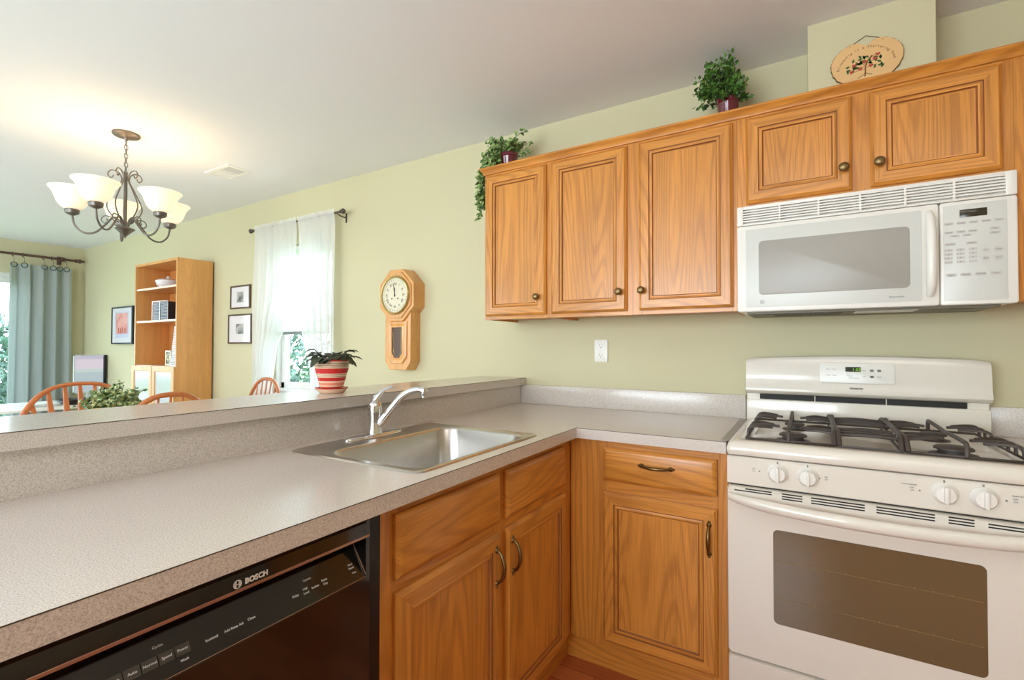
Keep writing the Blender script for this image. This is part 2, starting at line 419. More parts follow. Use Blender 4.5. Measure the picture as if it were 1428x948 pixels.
# front wall windows, unseen behind the camera, added to admit the fill lights
for k, (xa, xb) in enumerate(((-6.3, -3.7), (-2.3, .3))):
    bm = N()
    for a in ((xa, xa + .05, .7, 2.2), (xb - .05, xb, .7, 2.2), ((xa + xb) / 2 - .03, (xa + xb) / 2 + .03, .7, 2.2), (xa, xb, 2.15, 2.2), (xa, xb, .7, .75)): box(bm, a[0], a[1], YF - .1, YF - .04, a[2], a[3], .003)
    struct('window_%d' % (k + 2), bm, white_m)

# ---- outdoors
lawn_m = mat('lawn_grass', srgb(96, 128, 70), rough=.95, var=.35, vscale=12)
bm = N(); box(bm, -30, 20, .35, 30, -.45, -.35); o = finish(bm, 'lawn', lawn_m); tag(o, 'green lawn outside beyond the dining room windows', 'lawn', kind='structure')
bm = N(); box(bm, -30, XL - .2, -20, .35, -.45, -.35); o = finish(bm, 'garden_ground', lawn_m); o['kind'] = 'structure'; o['label'] = 'green garden ground outside the sliding door'; o['category'] = 'lawn'

def leaf(bm, p, d, n, L, Wd, fold=.25, mi=0):
    d = Vector(d).normalized(); n = Vector(n); n = (n - d * n.dot(d)); n = n.normalized() if n.length > 1e-4 else d.orthogonal().normalized(); s = d.cross(n)
    p = Vector(p)
    a = bm.verts.new(p); b = bm.verts.new(p + d * L * .45 + s * Wd / 2 + n * fold * Wd * .5); c = bm.verts.new(p + d * L - n * L * .12)
    e = bm.verts.new(p + d * L * .45 - s * Wd / 2 + n * fold * Wd * .5); m_ = bm.verts.new(p + d * L * .5)
    for f in ((a, m_, b), (b, m_, c), (a, e, m_), (m_, e, c)):
        q = bm.faces.new(f); q.material_index = mi
def rnd_dir(zmin=-1):
    while True:
        v = Vector((random.uniform(-1, 1), random.uniform(-1, 1), random.uniform(zmin, 1)))
        if .05 < v.length < 1: return v.normalized()
def leafmat(name, c1, c2, rough=.45, trans=.3):
    m, nt, b = newmat(name)
    t = nt.nodes.new('ShaderNodeTexCoord'); n = nt.nodes.new('ShaderNodeTexNoise'); n.inputs['Scale'].default_value = 55; n.inputs['Detail'].default_value = 1
    nt.links.new(t.outputs['Object'], n.inputs['Vector']); r = nt.nodes.new('ShaderNodeValToRGB'); r.color_ramp.elements[0].position = .38; r.color_ramp.elements[1].position = .64
    r.color_ramp.elements[0].color = c1; r.color_ramp.elements[1].color = c2
    nt.links.new(n.outputs['Fac'], r.inputs['Fac']); nt.links.new(r.outputs['Color'], b.inputs['Base Color'])
    b.inputs['Roughness'].default_value = rough
    return m
out_leaf = leafmat('hedge_leaves', srgb(58, 84, 70), srgb(116, 144, 124))
bark = mat('bark', srgb(96, 80, 66), rough=.9, bump=.5, bscale=60)
def shrub(loc, r, h, label, nleaf=1500, group='shrubs outside'):
    t = thing('shrub', label, 'shrub', loc, local=True, group=group)
    bm = N()
    for i in range(nleaf):
        v = rnd_dir(); rr = random.uniform(.6, 1) 
        p = Vector((v.x * r * rr, v.y * r * rr, h * .55 + v.z * h * .45 * rr))
        leaf(bm, p, (v + rnd_dir() * .8), v, .16, .09)
    finish(bm, 'foliage', out_leaf, t, smooth=0)
    bm = N()
    for k in range(5):
        a = k * 1.26
        tube(bm, [(0, 0, 0), (math.cos(a) * r * .3, math.sin(a) * r * .3, h * .35), (math.cos(a) * r * .6, math.sin(a) * r * .6, h * .7)], [.04, .025, .01], 6)
    finish(bm, 'stem', bark, t)
for k, (x, y, r_, h_, lb) in enumerate(((-10.2, -.6, .9, 2.2, 'leafy green shrub outside the sliding door, beyond the curtain'),
        (-9.3, 3.9, 1.25, 1.9, 'leafy green shrub outside the window with the white sheers'))):
    shrub((x, y, -.35), r_, h_, lb)

# ------------------------------------------------------------------ cabinet parts
groove_dark = mat('dark_groove_brown', srgb(142, 82, 36), rough=.45)  # darker brown for the groove faces of the door moulding
def panel_door(face, u0, u1, z0, z1, q, parent, name='door', fw_=.058, th=.019):
    """raised-moulding frame door. face 'Y': lies in the plane y=q (front), looking to -Y. face 'X': plane x=q looking to +X."""
    prof = [(0, -th), (0, -.009), (.004, -.005), (.010, 0), (fw_ - .016, 0), (fw_ - .0145, -.0035), (fw_ - .0125, -.0040), (fw_ - .007, -.0015), (fw_ - .002, -.002), (fw_ - .0005, -.0065), (fw_ + .002, -.0085), (fw_ + .006, -.0085)]
    def P(u, z, d):
        return Vector((u, q - d, z)) if face == 'Y' else Vector((q + d, u, z))
    bm = N(); rings = []
    for ins, d in prof:
        rings.append([bm.verts.new(P(a, b, d)) for a, b in ((u0 + ins, z0 + ins), (u1 - ins, z0 + ins), (u1 - ins, z1 - ins), (u0 + ins, z1 - ins))])
    for i in range(len(rings) - 1):
        for k in range(4):
            f = bm.faces.new((rings[i][k], rings[i][(k + 1) % 4], rings[i + 1][(k + 1) % 4], rings[i + 1][k]))
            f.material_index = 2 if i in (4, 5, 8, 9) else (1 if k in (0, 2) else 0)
    bm.faces.new(rings[0])
    hz = oak['x'] if face == 'Y' else oak['y']
    d_ = finish(bm, name, [oak['z'], hz, groove_dark], parent, smooth=25)
    ins = fw_ + .0055
    bm = N()
    if face == 'Y': box(bm, u0 + ins, u1 - ins, q + .0086, q + th - .003, z0 + ins, z1 - ins)
    else: box(bm, q - th + .003, q - .0086, u0 + ins, u1 - ins, z0 + ins, z1 - ins)
    finish(bm, 'panel', oak['z'], d_, smooth=0)
    return d_
def slab_front(face, u0, u1, z0, z1, q, parent, name='drawer', th=.019):
    prof = [(0, -th), (0, -.009), (.003, -.006), (.011, -.0015), (.015, 0)]
    def P(u, z, d):
        return Vector((u, q - d, z)) if face == 'Y' else Vector((q + d, u, z))
    bm = N(); rings = []
    for ins, d in prof:
        rings.append([bm.verts.new(P(a, b, d)) for a, b in ((u0 + ins, z0 + ins), (u1 - ins, z0 + ins), (u1 - ins, z1 - ins), (u0 + ins, z1 - ins))])
    for i in range(len(rings) - 1):
        for k in range(4): bm.faces.new((rings[i][k], rings[i][(k + 1) % 4], rings[i + 1][(k + 1) % 4], rings[i + 1][k]))
    bm.faces.new(rings[0]); bm.faces.new(rings[-1])
    return finish(bm, name, oak['x'] if face == 'Y' else oak['y'], parent, smooth=25)
def knob(x, y, z, parent):
    bm = N(); lathe(bm, [(.006, 0), (.006, -.010), (.011, -.013), (.0155, -.019), (.016, -.023), (.013, -.028), (.006, -.0305), (0, -.031)], (x, y, z), 20, 'Y')
    o = finish(bm, 'knob', knobm, parent, smooth=60); o['label'] = 'round aged bronze knob'; return o
def pull(face, c, q, L, horiz, parent):
    """bow pull handle with flared feet; c=(u,z)"""
    bm = N(); n = 14; pts = []; rads = []
    for i in range(n + 1):
        t = i / n; s = (t - .5) * L; bow = .024 * math.sin(PI * t) ** .6 + .003
        u, z = (c[0] + s, c[1]) if horiz else (c[0], c[1] + s)
        pts.append((u, q - bow, z) if face == 'Y' else (q + bow, u, z)); rads.append(.0042 + .0022 * math.sin(PI * t))
    tube(bm, pts, rads, 8)
    for sg in (-1, 1):
        u, z = (c[0] + sg * L * .5, c[1]) if horiz else (c[0], c[1] + sg * L * .5)
        ax = face
        pr = [(.0085, 0), (.0085, .002), (.005, .006), (0, .007)]
        if ax == 'Y': lathe(bm, [(a, -b) for a, b in pr], (u, q, z), 14, 'Y')
        else: lathe(bm, pr, (q, u, z), 14, 'X')
        u2_, z2_ = (u + sg * .010, z) if horiz else (u, z + sg * .010)
        pr2 = [(.005, 0), (.004, .003), (0, .004)]
        if ax == 'Y': lathe(bm, [(a, -b) for a, b in pr2], (u2_, q, z2_), 10, 'Y')
        else: lathe(bm, pr2, (q, u2_, z2_), 10, 'X')
    o = finish(bm, 'handle', brass, parent, smooth=60); o['label'] = 'bowed antique brass pull handle'; return o
def frame_front(face, u0, u1, z0, z1, q, cells, parent, th=.019):
    """face frame: full front with openings `cells` (u0,u1,z0,z1); built from stiles and rails"""
    bm = N(); us = sorted(set([u0, u1] + [c[0] for c in cells] + [c[1] for c in cells])); zs = sorted(set([z0, z1] + [c[2] for c in cells] + [c[3] for c in cells]))
    def b(a, bb, c, d, mi):
        if face == 'Y': box(bm, a, bb, q, q + th, c, d, mi=mi)
        else: box(bm, q - th, q, a, bb, c, d, mi=mi)
    for i in range(len(us) - 1):
        col_open = [c for c in cells if c[0] <= us[i] + 1e-6 and c[1] >= us[i + 1] - 1e-6]
        if not col_open: b(us[i], us[i + 1], z0, z1, 0); continue
        zz = z0
        for c in sorted(col_open, key=lambda c: c[2]):
            if c[2] > zz + 1e-5: b(us[i], us[i + 1], zz, c[2], 1)
            zz = c[3]
        if zz < z1 - 1e-5: b(us[i], us[i + 1], zz, z1, 1)
    return finish(bm, 'face_frame', [oak['z'], oak['x'] if face == 'Y' else oak['y']], parent, smooth=0)

# ---- wall cabinets
FY = -.3045   # face-frame plane
DY = -.3235   # door front plane
def upper(name, label, u0, u1, z0, z1, doors, knobs):
    t = thing(name, label, 'wall cabinet', ((u0 + u1) / 2, -.15, z0), group='oak wall cabinets')
    bm = N()
    for a in ((u0, u0 + .016, z0, z1), (u1 - .016, u1, z0, z1), (u0 + .016, u1 - .016, z0 + .012, z0 + .028), (u0 + .016, u1 - .016, z1 - .016, z1)):
        box(bm, a[0], a[1], FY + .0192, -.001, a[2], a[3])
    box(bm, u0 + .016, u1 - .016, -.008, -.001, z0 + .028, z1 - .016)
    finish(bm, 'carcass', oak['z'], t, smooth=0)
    cells = [(d[0] + .012, d[1] - .012, z0 + .026, z1 - .05) for d in doors]
    frame_front('Y', u0, u1, z0, z1, FY, cells, t)
    for d, k in zip(doors, knobs):
        dd = panel_door('Y', d[0], d[1], d[2], d[3], DY, t)
        if k: knob(k[0], DY, k[1], dd)
    return t
upper('wall_cabinet', 'narrow single-door oak wall cabinet at the left end, under the trailing ivy', -1.178, -.811, 1.3625, 2.13,
      [(-1.166, -.823, 1.379, 2.092)], [(-.865, 1.462)])
upper('wall_cabinet', 'tall double-door oak wall cabinet between the narrow cabinet and the microwave', -.8105, -.0005, 1.3625, 2.13,
      [(-.795, -.434, 1.379, 2.092), (-.380, -.016, 1.379, 2.092)], [(-.463, 1.462), (-.366, 1.462)])
upper('wall_cabinet', 'short double-door oak wall cabinet directly above the white microwave', 0.0, .7625, 1.7565, 2.13,
      [(.030, .361, 1.768, 2.092), (.412, .736, 1.768, 2.092)], [(.336, 1.842), (.434, 1.842)])
upper('wall_cabinet', 'oak wall cabinet cut off by the right edge of the picture, beside the microwave', .763, 1.30, 1.3625, 2.13,
      [(.80, 1.275, 1.379, 2.092)], [(1.24, 1.462)])
# crown trim along the cabinet tops
bm = N()
prof = [(FY - .0005, 2.102), (FY - .007, 2.104), (FY - .010, 2.112), (FY - .016, 2.120), (FY - .026, 2.128), (FY - .028, 2.1315), (FY - .028, 2.1355), (FY - .0005, 2.1355)]
loft(bm, [[(-1.178 - .004 - (FY - .0005 - p[0]) * .6, p[0], p[1]) for p in prof], [(1.30, p[0], p[1]) for p in prof]])
prism(bm, [(0, 2.102), (-.007, 2.104), (-.010, 2.112), (-.0175, 2.128), (-.0175, 2.1355), (0, 2.1355)], (-1.1785, FY - .0005, 0), (1, 0, 0), (0, 0, 1), (0, .30, 0))
o = finish(bm, 'crown_moulding', oak['x'], None, smooth=20)
tag(o, 'oak crown moulding running along the top of the wall cabinets', 'moulding')

# ---- base cabinets
CF = -.5745  # peninsula face frame plane (x)
CD = -.5555  # door plane
def base_y(name, label, u0, u1, cells, build, sidepanel=False):
    pass
# corner-right base cabinet on the back wall (faces -Y)
t = thing('base_cabinet', 'oak base cabinet with one drawer above one door, left of the range', 'base cabinet', (-.3, -.3, 0), group='oak base cabinets')
bm = N()
for a in ((-.573, -.557, .1, .8745), (-.020, -.004, .1, .8745)): box(bm, a[0], a[1], -.5715, -.03, a[2], a[3])
box(bm, -.557, -.02, -.5715, -.03, .1, .116); box(bm, -.557, -.02, -.036, -.03, .116, .8745)
finish(bm, 'carcass', oak['z'], t, smooth=0)
frame_front('Y', -.573, -.004, .1, .8745, -.591, [(-.418, -.052, .145, .665), (-.418, -.052, .735, .84)], t)
dd = panel_door('Y', -.434, -.036, .125, .681, -.611, t); pull('Y', (-.060, .58), -.611, .095, False, dd)
dd = slab_front('Y', -.434, -.036, .722, .847, -.611, t); pull('Y', (-.235, .796), -.611, .10, True, dd)
bm = N(); box(bm, -.598, -.004, -.567, -.557, .0005, .0995); o = finish(bm, 'toe_kick', oak['x'], t)
# sink cabinet (faces +X)
t = thing('sink_cabinet', 'oak sink base cabinet with two false drawers over two doors, right of the dishwasher', 'base cabinet', (-.85, -1.1, 0), group='oak base cabinets')
bm = N()
for a in ((-1.592, -1.576), (-.625, -.609)): box(bm, -1.10, CF - .0195, a[0], a[1], .1, .8745 if a[0] < -1 else .8745)
box(bm, -1.10, CF - .0195, -1.576, -.625, .1, .116); box(bm, -1.10, -1.094, -1.576, -.625, .116, .8745)
finish(bm, 'carcass', oak['z'], t, smooth=0)
frame_front('X', -1.592, -.593, .1, .8745, CF, [(-1.54, -1.14, .15, .65), (-1.07, -.68, .15, .65), (-1.54, -1.14, .72, .83), (-1.07, -.68, .72, .83)], t)
for (a, b, hy) in ((-1.555, -1.127, -1.152), (-1.089, -.664, -1.060)):
    dd = panel_door('X', a, b, .105, .669, CD, t); pull('X', (hy, .578), CD, .095, False, dd)
    slab_front('X', a, b, .698, .845, CD, t, name='false_drawer')
bm = N(); box(bm, -.608, -.598, -1.592, -.568, .0005, .0995); finish(bm, 'toe_kick', oak['y'], t)
# base cabinet right of the range
t = thing('base_cabinet', 'oak base cabinet right of the range, under the short counter', 'base cabinet', (1.2, -.3, 0), group='oak base cabinets')
bm = N()
for a in (.768, 1.584): box(bm, a, a + .016, -.5715, -.03, .1, .8745)
box(bm, .784, 1.584, -.5715, -.03, .1, .116)
finish(bm, 'carcass', oak['z'], t, smooth=0)
frame_front('Y', .768, 1.60, .1, .8745, -.591, [(.82, 1.17, .145, .665), (1.21, 1.56, .145, .665), (.82, 1.17, .735, .84), (1.21, 1.56, .735, .84)], t)
for a, b, hx in ((.80, 1.175, 1.15), (1.20, 1.575, 1.225)):
    dd = panel_door('Y', a, b, .125, .681, -.611, t); pull('Y', (hx, .58), -.611, .095, False, dd)
    dd = slab_front('Y', a, b, .722, .847, -.611, t); pull('Y', ((a + b) / 2, .796), -.611, .10, True, dd)
bm = N(); box(bm, .768, 1.6, -.53, -.52, .0005, .0995); finish(bm, 'toe_kick', oak['x'], t)
# peninsula end cabinet beyond the dishwasher
t = thing('base_cabinet', 'oak base cabinet at the near end of the peninsula, beyond the dishwasher', 'base cabinet', (-.85, -2.7, 0), group='oak base cabinets')
bm = N()
for a in ((-2.274, -2.258), (-3.116, -3.10)): box(bm, -1.10, CF - .0195, a[0], a[1], .1, .8745)
box(bm, -1.10, CF - .0195, -3.1, -2.274, .1, .116)
finish(bm, 'carcass', oak['z'], t, smooth=0)
frame_front('X', -3.116, -2.258, .1, .8745, CF, [(-3.07, -2.71, .15, .65), (-2.66, -2.30, .15, .65)], t)
for (a, b, hy) in ((-3.09, -2.70, -2.73), (-2.67, -2.28, -2.64)):
    dd = panel_door('X', a, b, .105, .669, CD, t); pull('X', (hy, .578), CD, .095, False, dd)
    dd = slab_front('X', a, b, .698, .845, CD, t); pull('X', ((a + b) / 2, .772), CD, .10, True, dd)

# ------------------------------------------------------------------ counters
SX0, SX1, SY0, SY1 = -1.085, -.575, -1.473, -.845      # sink rim
ct = thing('countertop', 'speckled beige laminate L-shaped countertop holding the sink', 'countertop', (-.8, -.6, .875))
bm = N()
zt, zb = .914, .8748
hx0, hx1, hy0, hy1 = SX0 + .02, SX1 - .02, SY0 + .02, SY1 - .02
# worktop as grid cells so the sink cut-out is real
xs = [-1.132, hx0, hx1, -.5316]
ys = [-3.16, hy0, hy1, -.0205]
for i in range(3):
    for j in range(3):
        if i == 1 and j == 1: continue
        v = [(xs[i], ys[j]), (xs[i + 1], ys[j]), (xs[i + 1], ys[j + 1]), (xs[i], ys[j + 1])]
        if i == 2 and j == 2:
            pass
        prism(bm, v, (0, 0, zb), (1, 0, 0), (0, 1, 0), (0, 0, zt - zb))
prism(bm, [(-.5316, -.6302), (-.004, -.6302), (-.004, -.0205), (-.5316, -.0205)], (0, 0, zb), (1, 0, 0), (0, 1, 0), (0, 0, zt - zb))
bmesh.ops.remove_doubles(bm, verts=bm.verts, dist=1e-5)
# drop interior faces (those shared twice)
seen = {}
for f in bm.faces:
    k = tuple(sorted(v.index for v in f.verts)); 
bm.verts.index_update()
for f in bm.faces: seen.setdefault(tuple(sorted(v.index for v in f.verts)), []).append(f)
dele = [f for fs in seen.values() if len(fs) > 1 for f in fs]
bmesh.ops.delete(bm, geom=dele, context='FACES_ONLY')
finish(bm, 'worktop', lam, ct, smooth=0)
bm = N(); box(bm, -1.131, -.004, -.0202, -.0008, .9142, 1.0158, .0015); finish(bm, 'wall_backsplash', lam, ct)
bm = N(); box(bm, -1.1336, -1.1322, -3.16, -.0205, .9, 1.0140); box(bm, -1.1322, -1.1316, -3.16, -.0205, .9142, 1.0140); o = finish(bm, 'bar_riser', lam, ct, smooth=0)
bm = N()
box(bm, -.5316, -.5312, -3.16, -.6306, .9122, .9140); box(bm, -.5312, -.004, -.6306, -.6302, .9122, .9140)
finish(bm, 'edge_seam', lamdark, ct, smooth=0)
bt = thing('bar_top', 'raised speckled laminate bar ledge behind the sink', 'bar top', (-1.25, -1.5, 1.015))
bm = N(); box(bm, -1.418, -1.1087, -3.22, -.0008, 1.0148, 1.0535, .0012, seg=1); finish(bm, 'ledge', lam, bt)
bm = N(); box(bm, -1.1089, -1.1083, -3.22, -.0008, 1.0516, 1.0533); finish(bm, 'edge_seam', lamdark, bt, smooth=0)
ct2 = thing('countertop', 'short speckled laminate countertop right of the range', 'countertop', (1.2, -.3, .875))
bm = N(); box(bm, .767, 1.62, -.6302, -.0205, zb, zt); finish(bm, 'worktop', lam, ct2, smooth=0)
bm = N(); box(bm, .767, 1.62, -.0202, -.0008, .9142, 1.0158, .0015); finish(bm, 'wall_backsplash', lam, ct2)
bm = N(); box(bm, .767, 1.62, -.6306, -.6302, .9122, .9140); finish(bm, 'edge_seam', lamdark, ct2, smooth=0)
gapm = mat('grey_silicone', srgb(150, 144, 136), rough=.4)
for (a, b, lb) in ((-.022, .022, 'grey gap cover strip between countertop and range, left side'), (.745, .792, 'grey gap cover strip between range and short countertop, right side')):
    bm = N()
    poly = [(a, .9145), (b, .9145), (b, .9165), (a, .9165)] if a > 0 else [(a, .9145), (b, .9145), (b, .9165), (a, .9165)]
    prism(bm, poly, (0, -.612, 0), (1, 0, 0), (0, 0, 1), (0, .53, 0), bev=0)
    o = finish(bm, 'gap_cover', gapm); tag(o, lb, 'gap cover')

# ------------------------------------------------------------------ sink
sk = thing('sink', 'single-bowl stainless steel drop-in sink set into the countertop', 'sink', (-.83, -1.16, .914))
bm = N()
cx, cyy = (SX0 + SX1) / 2, (SY0 + SY1) / 2
ow, oh = SX1 - SX0, SY1 - SY0
# bowl is shifted to the front, leaving the tap ledge at the back
bx0, bx1, by0, by1 = -.965, -.603, -1.435, -.883
def ring(x0, x1, y0, y1, r, z, n=7):
    return [((x0 + x1) / 2 + p[0], (y0 + y1) / 2 + p[1], z) for p in rrect(x1 - x0, y1 - y0, r, n)]
e = .0
rings = [ring(SX0, SX1, SY0, SY1, .03, .9143), ring(SX0 + .003, SX1 - .003, SY0 + .003, SY1 - .003, .028, .9175), ring(SX0 + .008, SX1 - .008, SY0 + .008, SY1 - .008, .026, .9185),
         ring(SX0 + .014, SX1 - .014, SY0 + .014, SY1 - .014, .022, .9165),
         ring(bx0 - .006, bx1 + .006, by0 - .006, by1 + .006, .066, .9160), ring(bx0, bx1, by0, by1, .06, .9145), ring(bx0 + .003, bx1 - .003, by0 + .003, by1 - .003, .06, .909),
         ring(bx0 + .012, bx1 - .012, by0 + .012, by1 - .012, .06, .79), ring(bx0 + .018, bx1 - .018, by0 + .018, by1 - .018, .058, .765), ring(bx0 + .03, bx1 - .03, by0 + .03, by1 - .03, .05, .752),
         ring(bx0 + .05, bx1 - .05, by0 + .05, by1 - .05, .04, .747), ring(-.784 - .05, -.784 + .05, -1.159 - .05, -1.159 + .05, .049, .743)]
loft(bm, rings, caps=False)
finish(bm, 'bowl', steel, sk, smooth=50)
bm = N(); lathe(bm, [(.056, .0), (.056, .003), (.046, .002), (.04, -.004), (.012, -.006), (0, -.006)], (-.784, -1.159, .7435), 28); finish(bm, 'drain', chrome, sk)
# ---- faucet
fc = thing('kitchen_faucet', 'chrome single-lever kitchen faucet on the back ledge of the sink', 'faucet', (-1.043, -1.172, .917))
bm = N()
FX, FY_ = -1.043, -1.172
def ellring(z, a, b, n=32): return [(FX + a * math.cos(2 * PI * k / n), FY_ + b * math.copysign(abs(math.sin(2 * PI * k / n)) ** .8, math.sin(2 * PI * k / n)), z) for k in range(n)]
loft(bm, [ellring(.9168, .030, .126), ellring(.921, .030, .126), ellring(.925, .027, .122), ellring(.9275, .018, .10)])
finish(bm, 'deck_plate', chrome, fc, smooth=50)
bm = N(); lathe(bm, [(.027, .926), (.026, .934), (.0235, .945), (.022, .985), (.0245, .992), (.0245, 1.010), (.022, 1.026), (.014, 1.038), (0, 1.041)], (FX, FY_, 0), 28); finish(bm, 'body', chrome, fc, smooth=50)
bm = N()
def fp(r, z, dx=.93, dy=.37): return (FX + dx * r, FY_ + dy * r, z)
sp = spline([fp(.008, .955), fp(.03, .975), fp(.062, 1.015), fp(.092, 1.05), fp(.122, 1.07), fp(.152, 1.078), fp(.176, 1.076)], 5)
tube(bm, sp, [.015 - .004 * min(1, i / 18) for i in range(len(sp))], 12)
tx, ty, _ = fp(.176, 0)
lathe(bm, [(.0125, 1.081), (.0135, 1.074), (.0135, 1.064), (.0115, 1.060), (.0115, 1.052), (.009, 1.051)], (tx, ty, 0), 18)
finish(bm, 'spout', chrome, fc, smooth=50)
bm = N()
sp = spline([fp(0, 1.028, .7, .7), fp(.006, 1.046, .7, .7), fp(.022, 1.066, .7, .7), fp(.042, 1.079, .7, .7), fp(.060, 1.085, .7, .7)], 5)
tube(bm, sp, [.017 - .010 * min(1, i / 14) for i in range(len(sp))], 10, flat=.75)
finish(bm, 'lever', chrome, fc, smooth=50)

# ------------------------------------------------------------------ dishwasher
dw = thing('dishwasher', 'black built-in dishwasher under the counter with a handle recess along its top', 'dishwasher', (-.85, -1.92, 0))
DWX = -.545
y0, y1 = -2.245, -1.648
bm = N(); box(bm, -1.12, -.60, -2.252, -1.596, .09, .872); finish(bm, 'tub', blackm, dw, smooth=0)
bm = N(); box(bm, -.60, -.572, -1.646, -1.5945, .09, .872); finish(bm, 'side_trim', blackm, dw)
# door with the pocket handle: profile in (x,z) lofted along y, with end cheeks
prof = [(-.599, .12), (DWX - .003, .12), (DWX, .123), (DWX, .752), (DWX - .003, .757), (-.588, .818), (-.588, .832), (DWX - .001, .834), (DWX + .001, .8375), (DWX - .001, .862), (DWX - .004, .866), (-.599, .866)]
bm = N(); loft(bm, [[(p[0], y0 + .012, p[1]) for p in prof], [(p[0], y1 - .010, p[1]) for p in prof]])
prof2 = [(-.599, .12), (DWX - .001, .12), (DWX - .001, .866), (-.599, .866)]
loft(bm, [[(p[0], y0, p[1]) for p in prof2], [(p[0], y0 + .012, p[1]) for p in prof2]])
prof3 = [(-.599, .12), (DWX - .001, .12), (DWX - .001, .752), (-.588, .80), (-.588, .866), (-.599, .866)]
loft(bm, [[(p[0], y1 - .010, p[1]) for p in prof2], [(p[0], y1, p[1]) for p in prof2]])
door = finish(bm, 'door', blackg, dw, smooth=20)
bm = N(); box(bm, DWX - .002, DWX + .0014, y0 + .012, y1 - .002, .8325, .8385, .0008, seg=1)
tube(bm, [(-.587, y1 - .0105, .8175), (DWX + .0002, y1 - .0105, .7575)], .0008, 5)
tube(bm, [(DWX - .0002, y0 + .01, .7545), (DWX - .0002, y1 - .0105, .7545)], .0006, 5)  # both thin tubes paint highlight lines along the recess edges
lipm = mat('bright_lip_glint', srgb(176, 140, 120), rough=.25, metal=.7)
finish(bm, 'lip_and_glints', lipm, door)
bm = N(); box(bm, -.66, -.64, -2.245, -1.60, .0005, .10); finish(bm, 'kick_plate', blackm, dw)
sl0, sl1 = Vector((DWX - .003, 0, .757)), Vector((-.588, 0, .818))
e2v = (sl1 - sl0).normalized(); nrm = Vector((e2v.z, 0, -e2v.x))
def slp(y, s): p = sl0 + e2v * s + nrm * .0006; return (p.x, y, p.z)
bm = N()
for y, s, w_, sz in ((-1.683, .029, 'Start', .0055), (-1.683, .022, 'Reset', .0055), (-1.680, .012, '3 sec', .0045),
                     (-1.778, .038, 'Options', .005), (-1.808, .020, 'Delay', .0055), (-1.787, .024, 'Half', .0055), (-1.787, .017, 'Load', .0055), (-1.767, .020, 'Sanitize', .0052), (-1.746, .024, 'Extra', .0055), (-1.746, .017, 'Dry', .0055),
                     (-1.889, .019, 'Clean', .0055), (-1.918, .018, 'Add Rinse Aid', .0052), (-1.952, .018, 'Sanitized', .0052), (-2.02, .041, 'Cycles', .005), (-1.992, .008, 'Wash', .0048)):
    addtext(bm, w_, sz, slp(y, s), (0, 1, 0), e2v, 'CENTER')
finish(bm, 'panel_lettering', wprint, door, smooth=0)
btn = mat('dark_button', srgb(70, 64, 58), rough=.3)
lab = []
for k, w_ in enumerate(('Power', 'Speed', 'Normal', 'Auto', 'Scrub', 'Rinse', 'Delicate')):
    yc = -1.992 - k * .0208
    p = sl0 + e2v * .024
    bm = N(); prism(bm, rrect(.0192, .0145, .0015, 3), (p.x, yc, p.z), (0, 1, 0), e2v, nrm * .0022); lab.append((w_, yc)); finish(bm, 'button', btn, door)
bm = N()
for w_, yc in lab:
    p = sl0 + e2v * .0222 + nrm * .0026; addtext(bm, w_, .0055, (p.x, yc, p.z), (0, 1, 0), e2v, 'CENTER')
finish(bm, 'button_lettering', wprint, door, smooth=0)
text('BOSCH', .0118, (DWX + .0009, -1.909, .8425), (0, 1, 0), (0, 0, 1), wprint, door, 'brand_lettering', bold=.0005)
bm = N(); c_ = (DWX + .0002, -1.921, .8465)
tube(bm, [(c_[0] + .0008, c_[1] + .0062 * math.cos(a * PI / 12), c_[2] + .0062 * math.sin(a * PI / 12)) for a in range(24)], .0006, 6, closed=True)
for s_ in (-1, 1):
    tube(bm, [(c_[0] + .0008, c_[1] + s_ * .0026, c_[2] - .0048), (c_[0] + .0008, c_[1] + s_ * .0026, c_[2] + .0048)], .0008, 6)
    tube(bm, [(c_[0] + .0008, c_[1] + s_ * .0042, c_[2] - .003), (c_[0] + .0008, c_[1] + s_ * .0052, c_[2]), (c_[0] + .0008, c_[1] + s_ * .005, c_[2] + .004)], .0007, 6)
tube(bm, [(c_[0] + .0008, c_[1] - .0026, c_[2]), (c_[0] + .0008, c_[1] + .0026, c_[2])], .0008, 6)
finish(bm, 'round_emblem', wprint, door)

# ------------------------------------------------------------------ range
rg = thing('gas_range', 'white freestanding gas range with black cast iron grates under the microwave', 'range', (.381, -.35, 0))
RX0, RX1 = .003, .759
bm = N(); box(bm, RX0, RX1, -.628, -.03, .06, .885); body = finish(bm, 'body', enamel, rg, smooth=0)
for x in (.05, .71):
    for y in (-.58, -.08): bm = N(); lathe(bm, [(.018, .0005), (.018, .02), (.01, .025), (.01, .06)], (x, y, 0), 12); finish(bm, 'foot', blackm, rg)
# cooktop: dished tray with a rolled front edge
bm = N()
def cring(ix, iy0, iy1, z, r): 
    return [((RX0 + RX1) / 2 + p[0], ((-.662 + iy0) + (-.075 - iy1)) / 2 + p[1], z) for p in rrect(RX1 - RX0 - 2 * ix, (-.075 - iy1) - (-.662 + iy0), r, 4)]
loft(bm, [cring(0, 0, 0, .883, .012), cring(-.002, -.003, 0, .888, .014), cring(-.002, -.004, 0, .902, .014), cring(.002, .002, .001, .917, .015), cring(.010, .012, .006, .9245, .016), cring(.020, .024, .010, .9265, .018),
          cring(.040, .046, .020, .9265, .03), cring(.046, .052, .026, .923, .03), cring(.055, .060, .035, .9145, .03)], caps=False)
f_ = [v for v in bm.verts if abs(v.co.z - .9145) < 1e-5]; bm.faces.new(f_)
f_ = [v for v in bm.verts if abs(v.co.z - .883) < 1e-5]; bm.faces.new(f_)
ck = finish(bm, 'cooktop', enamel, rg, smooth=50)
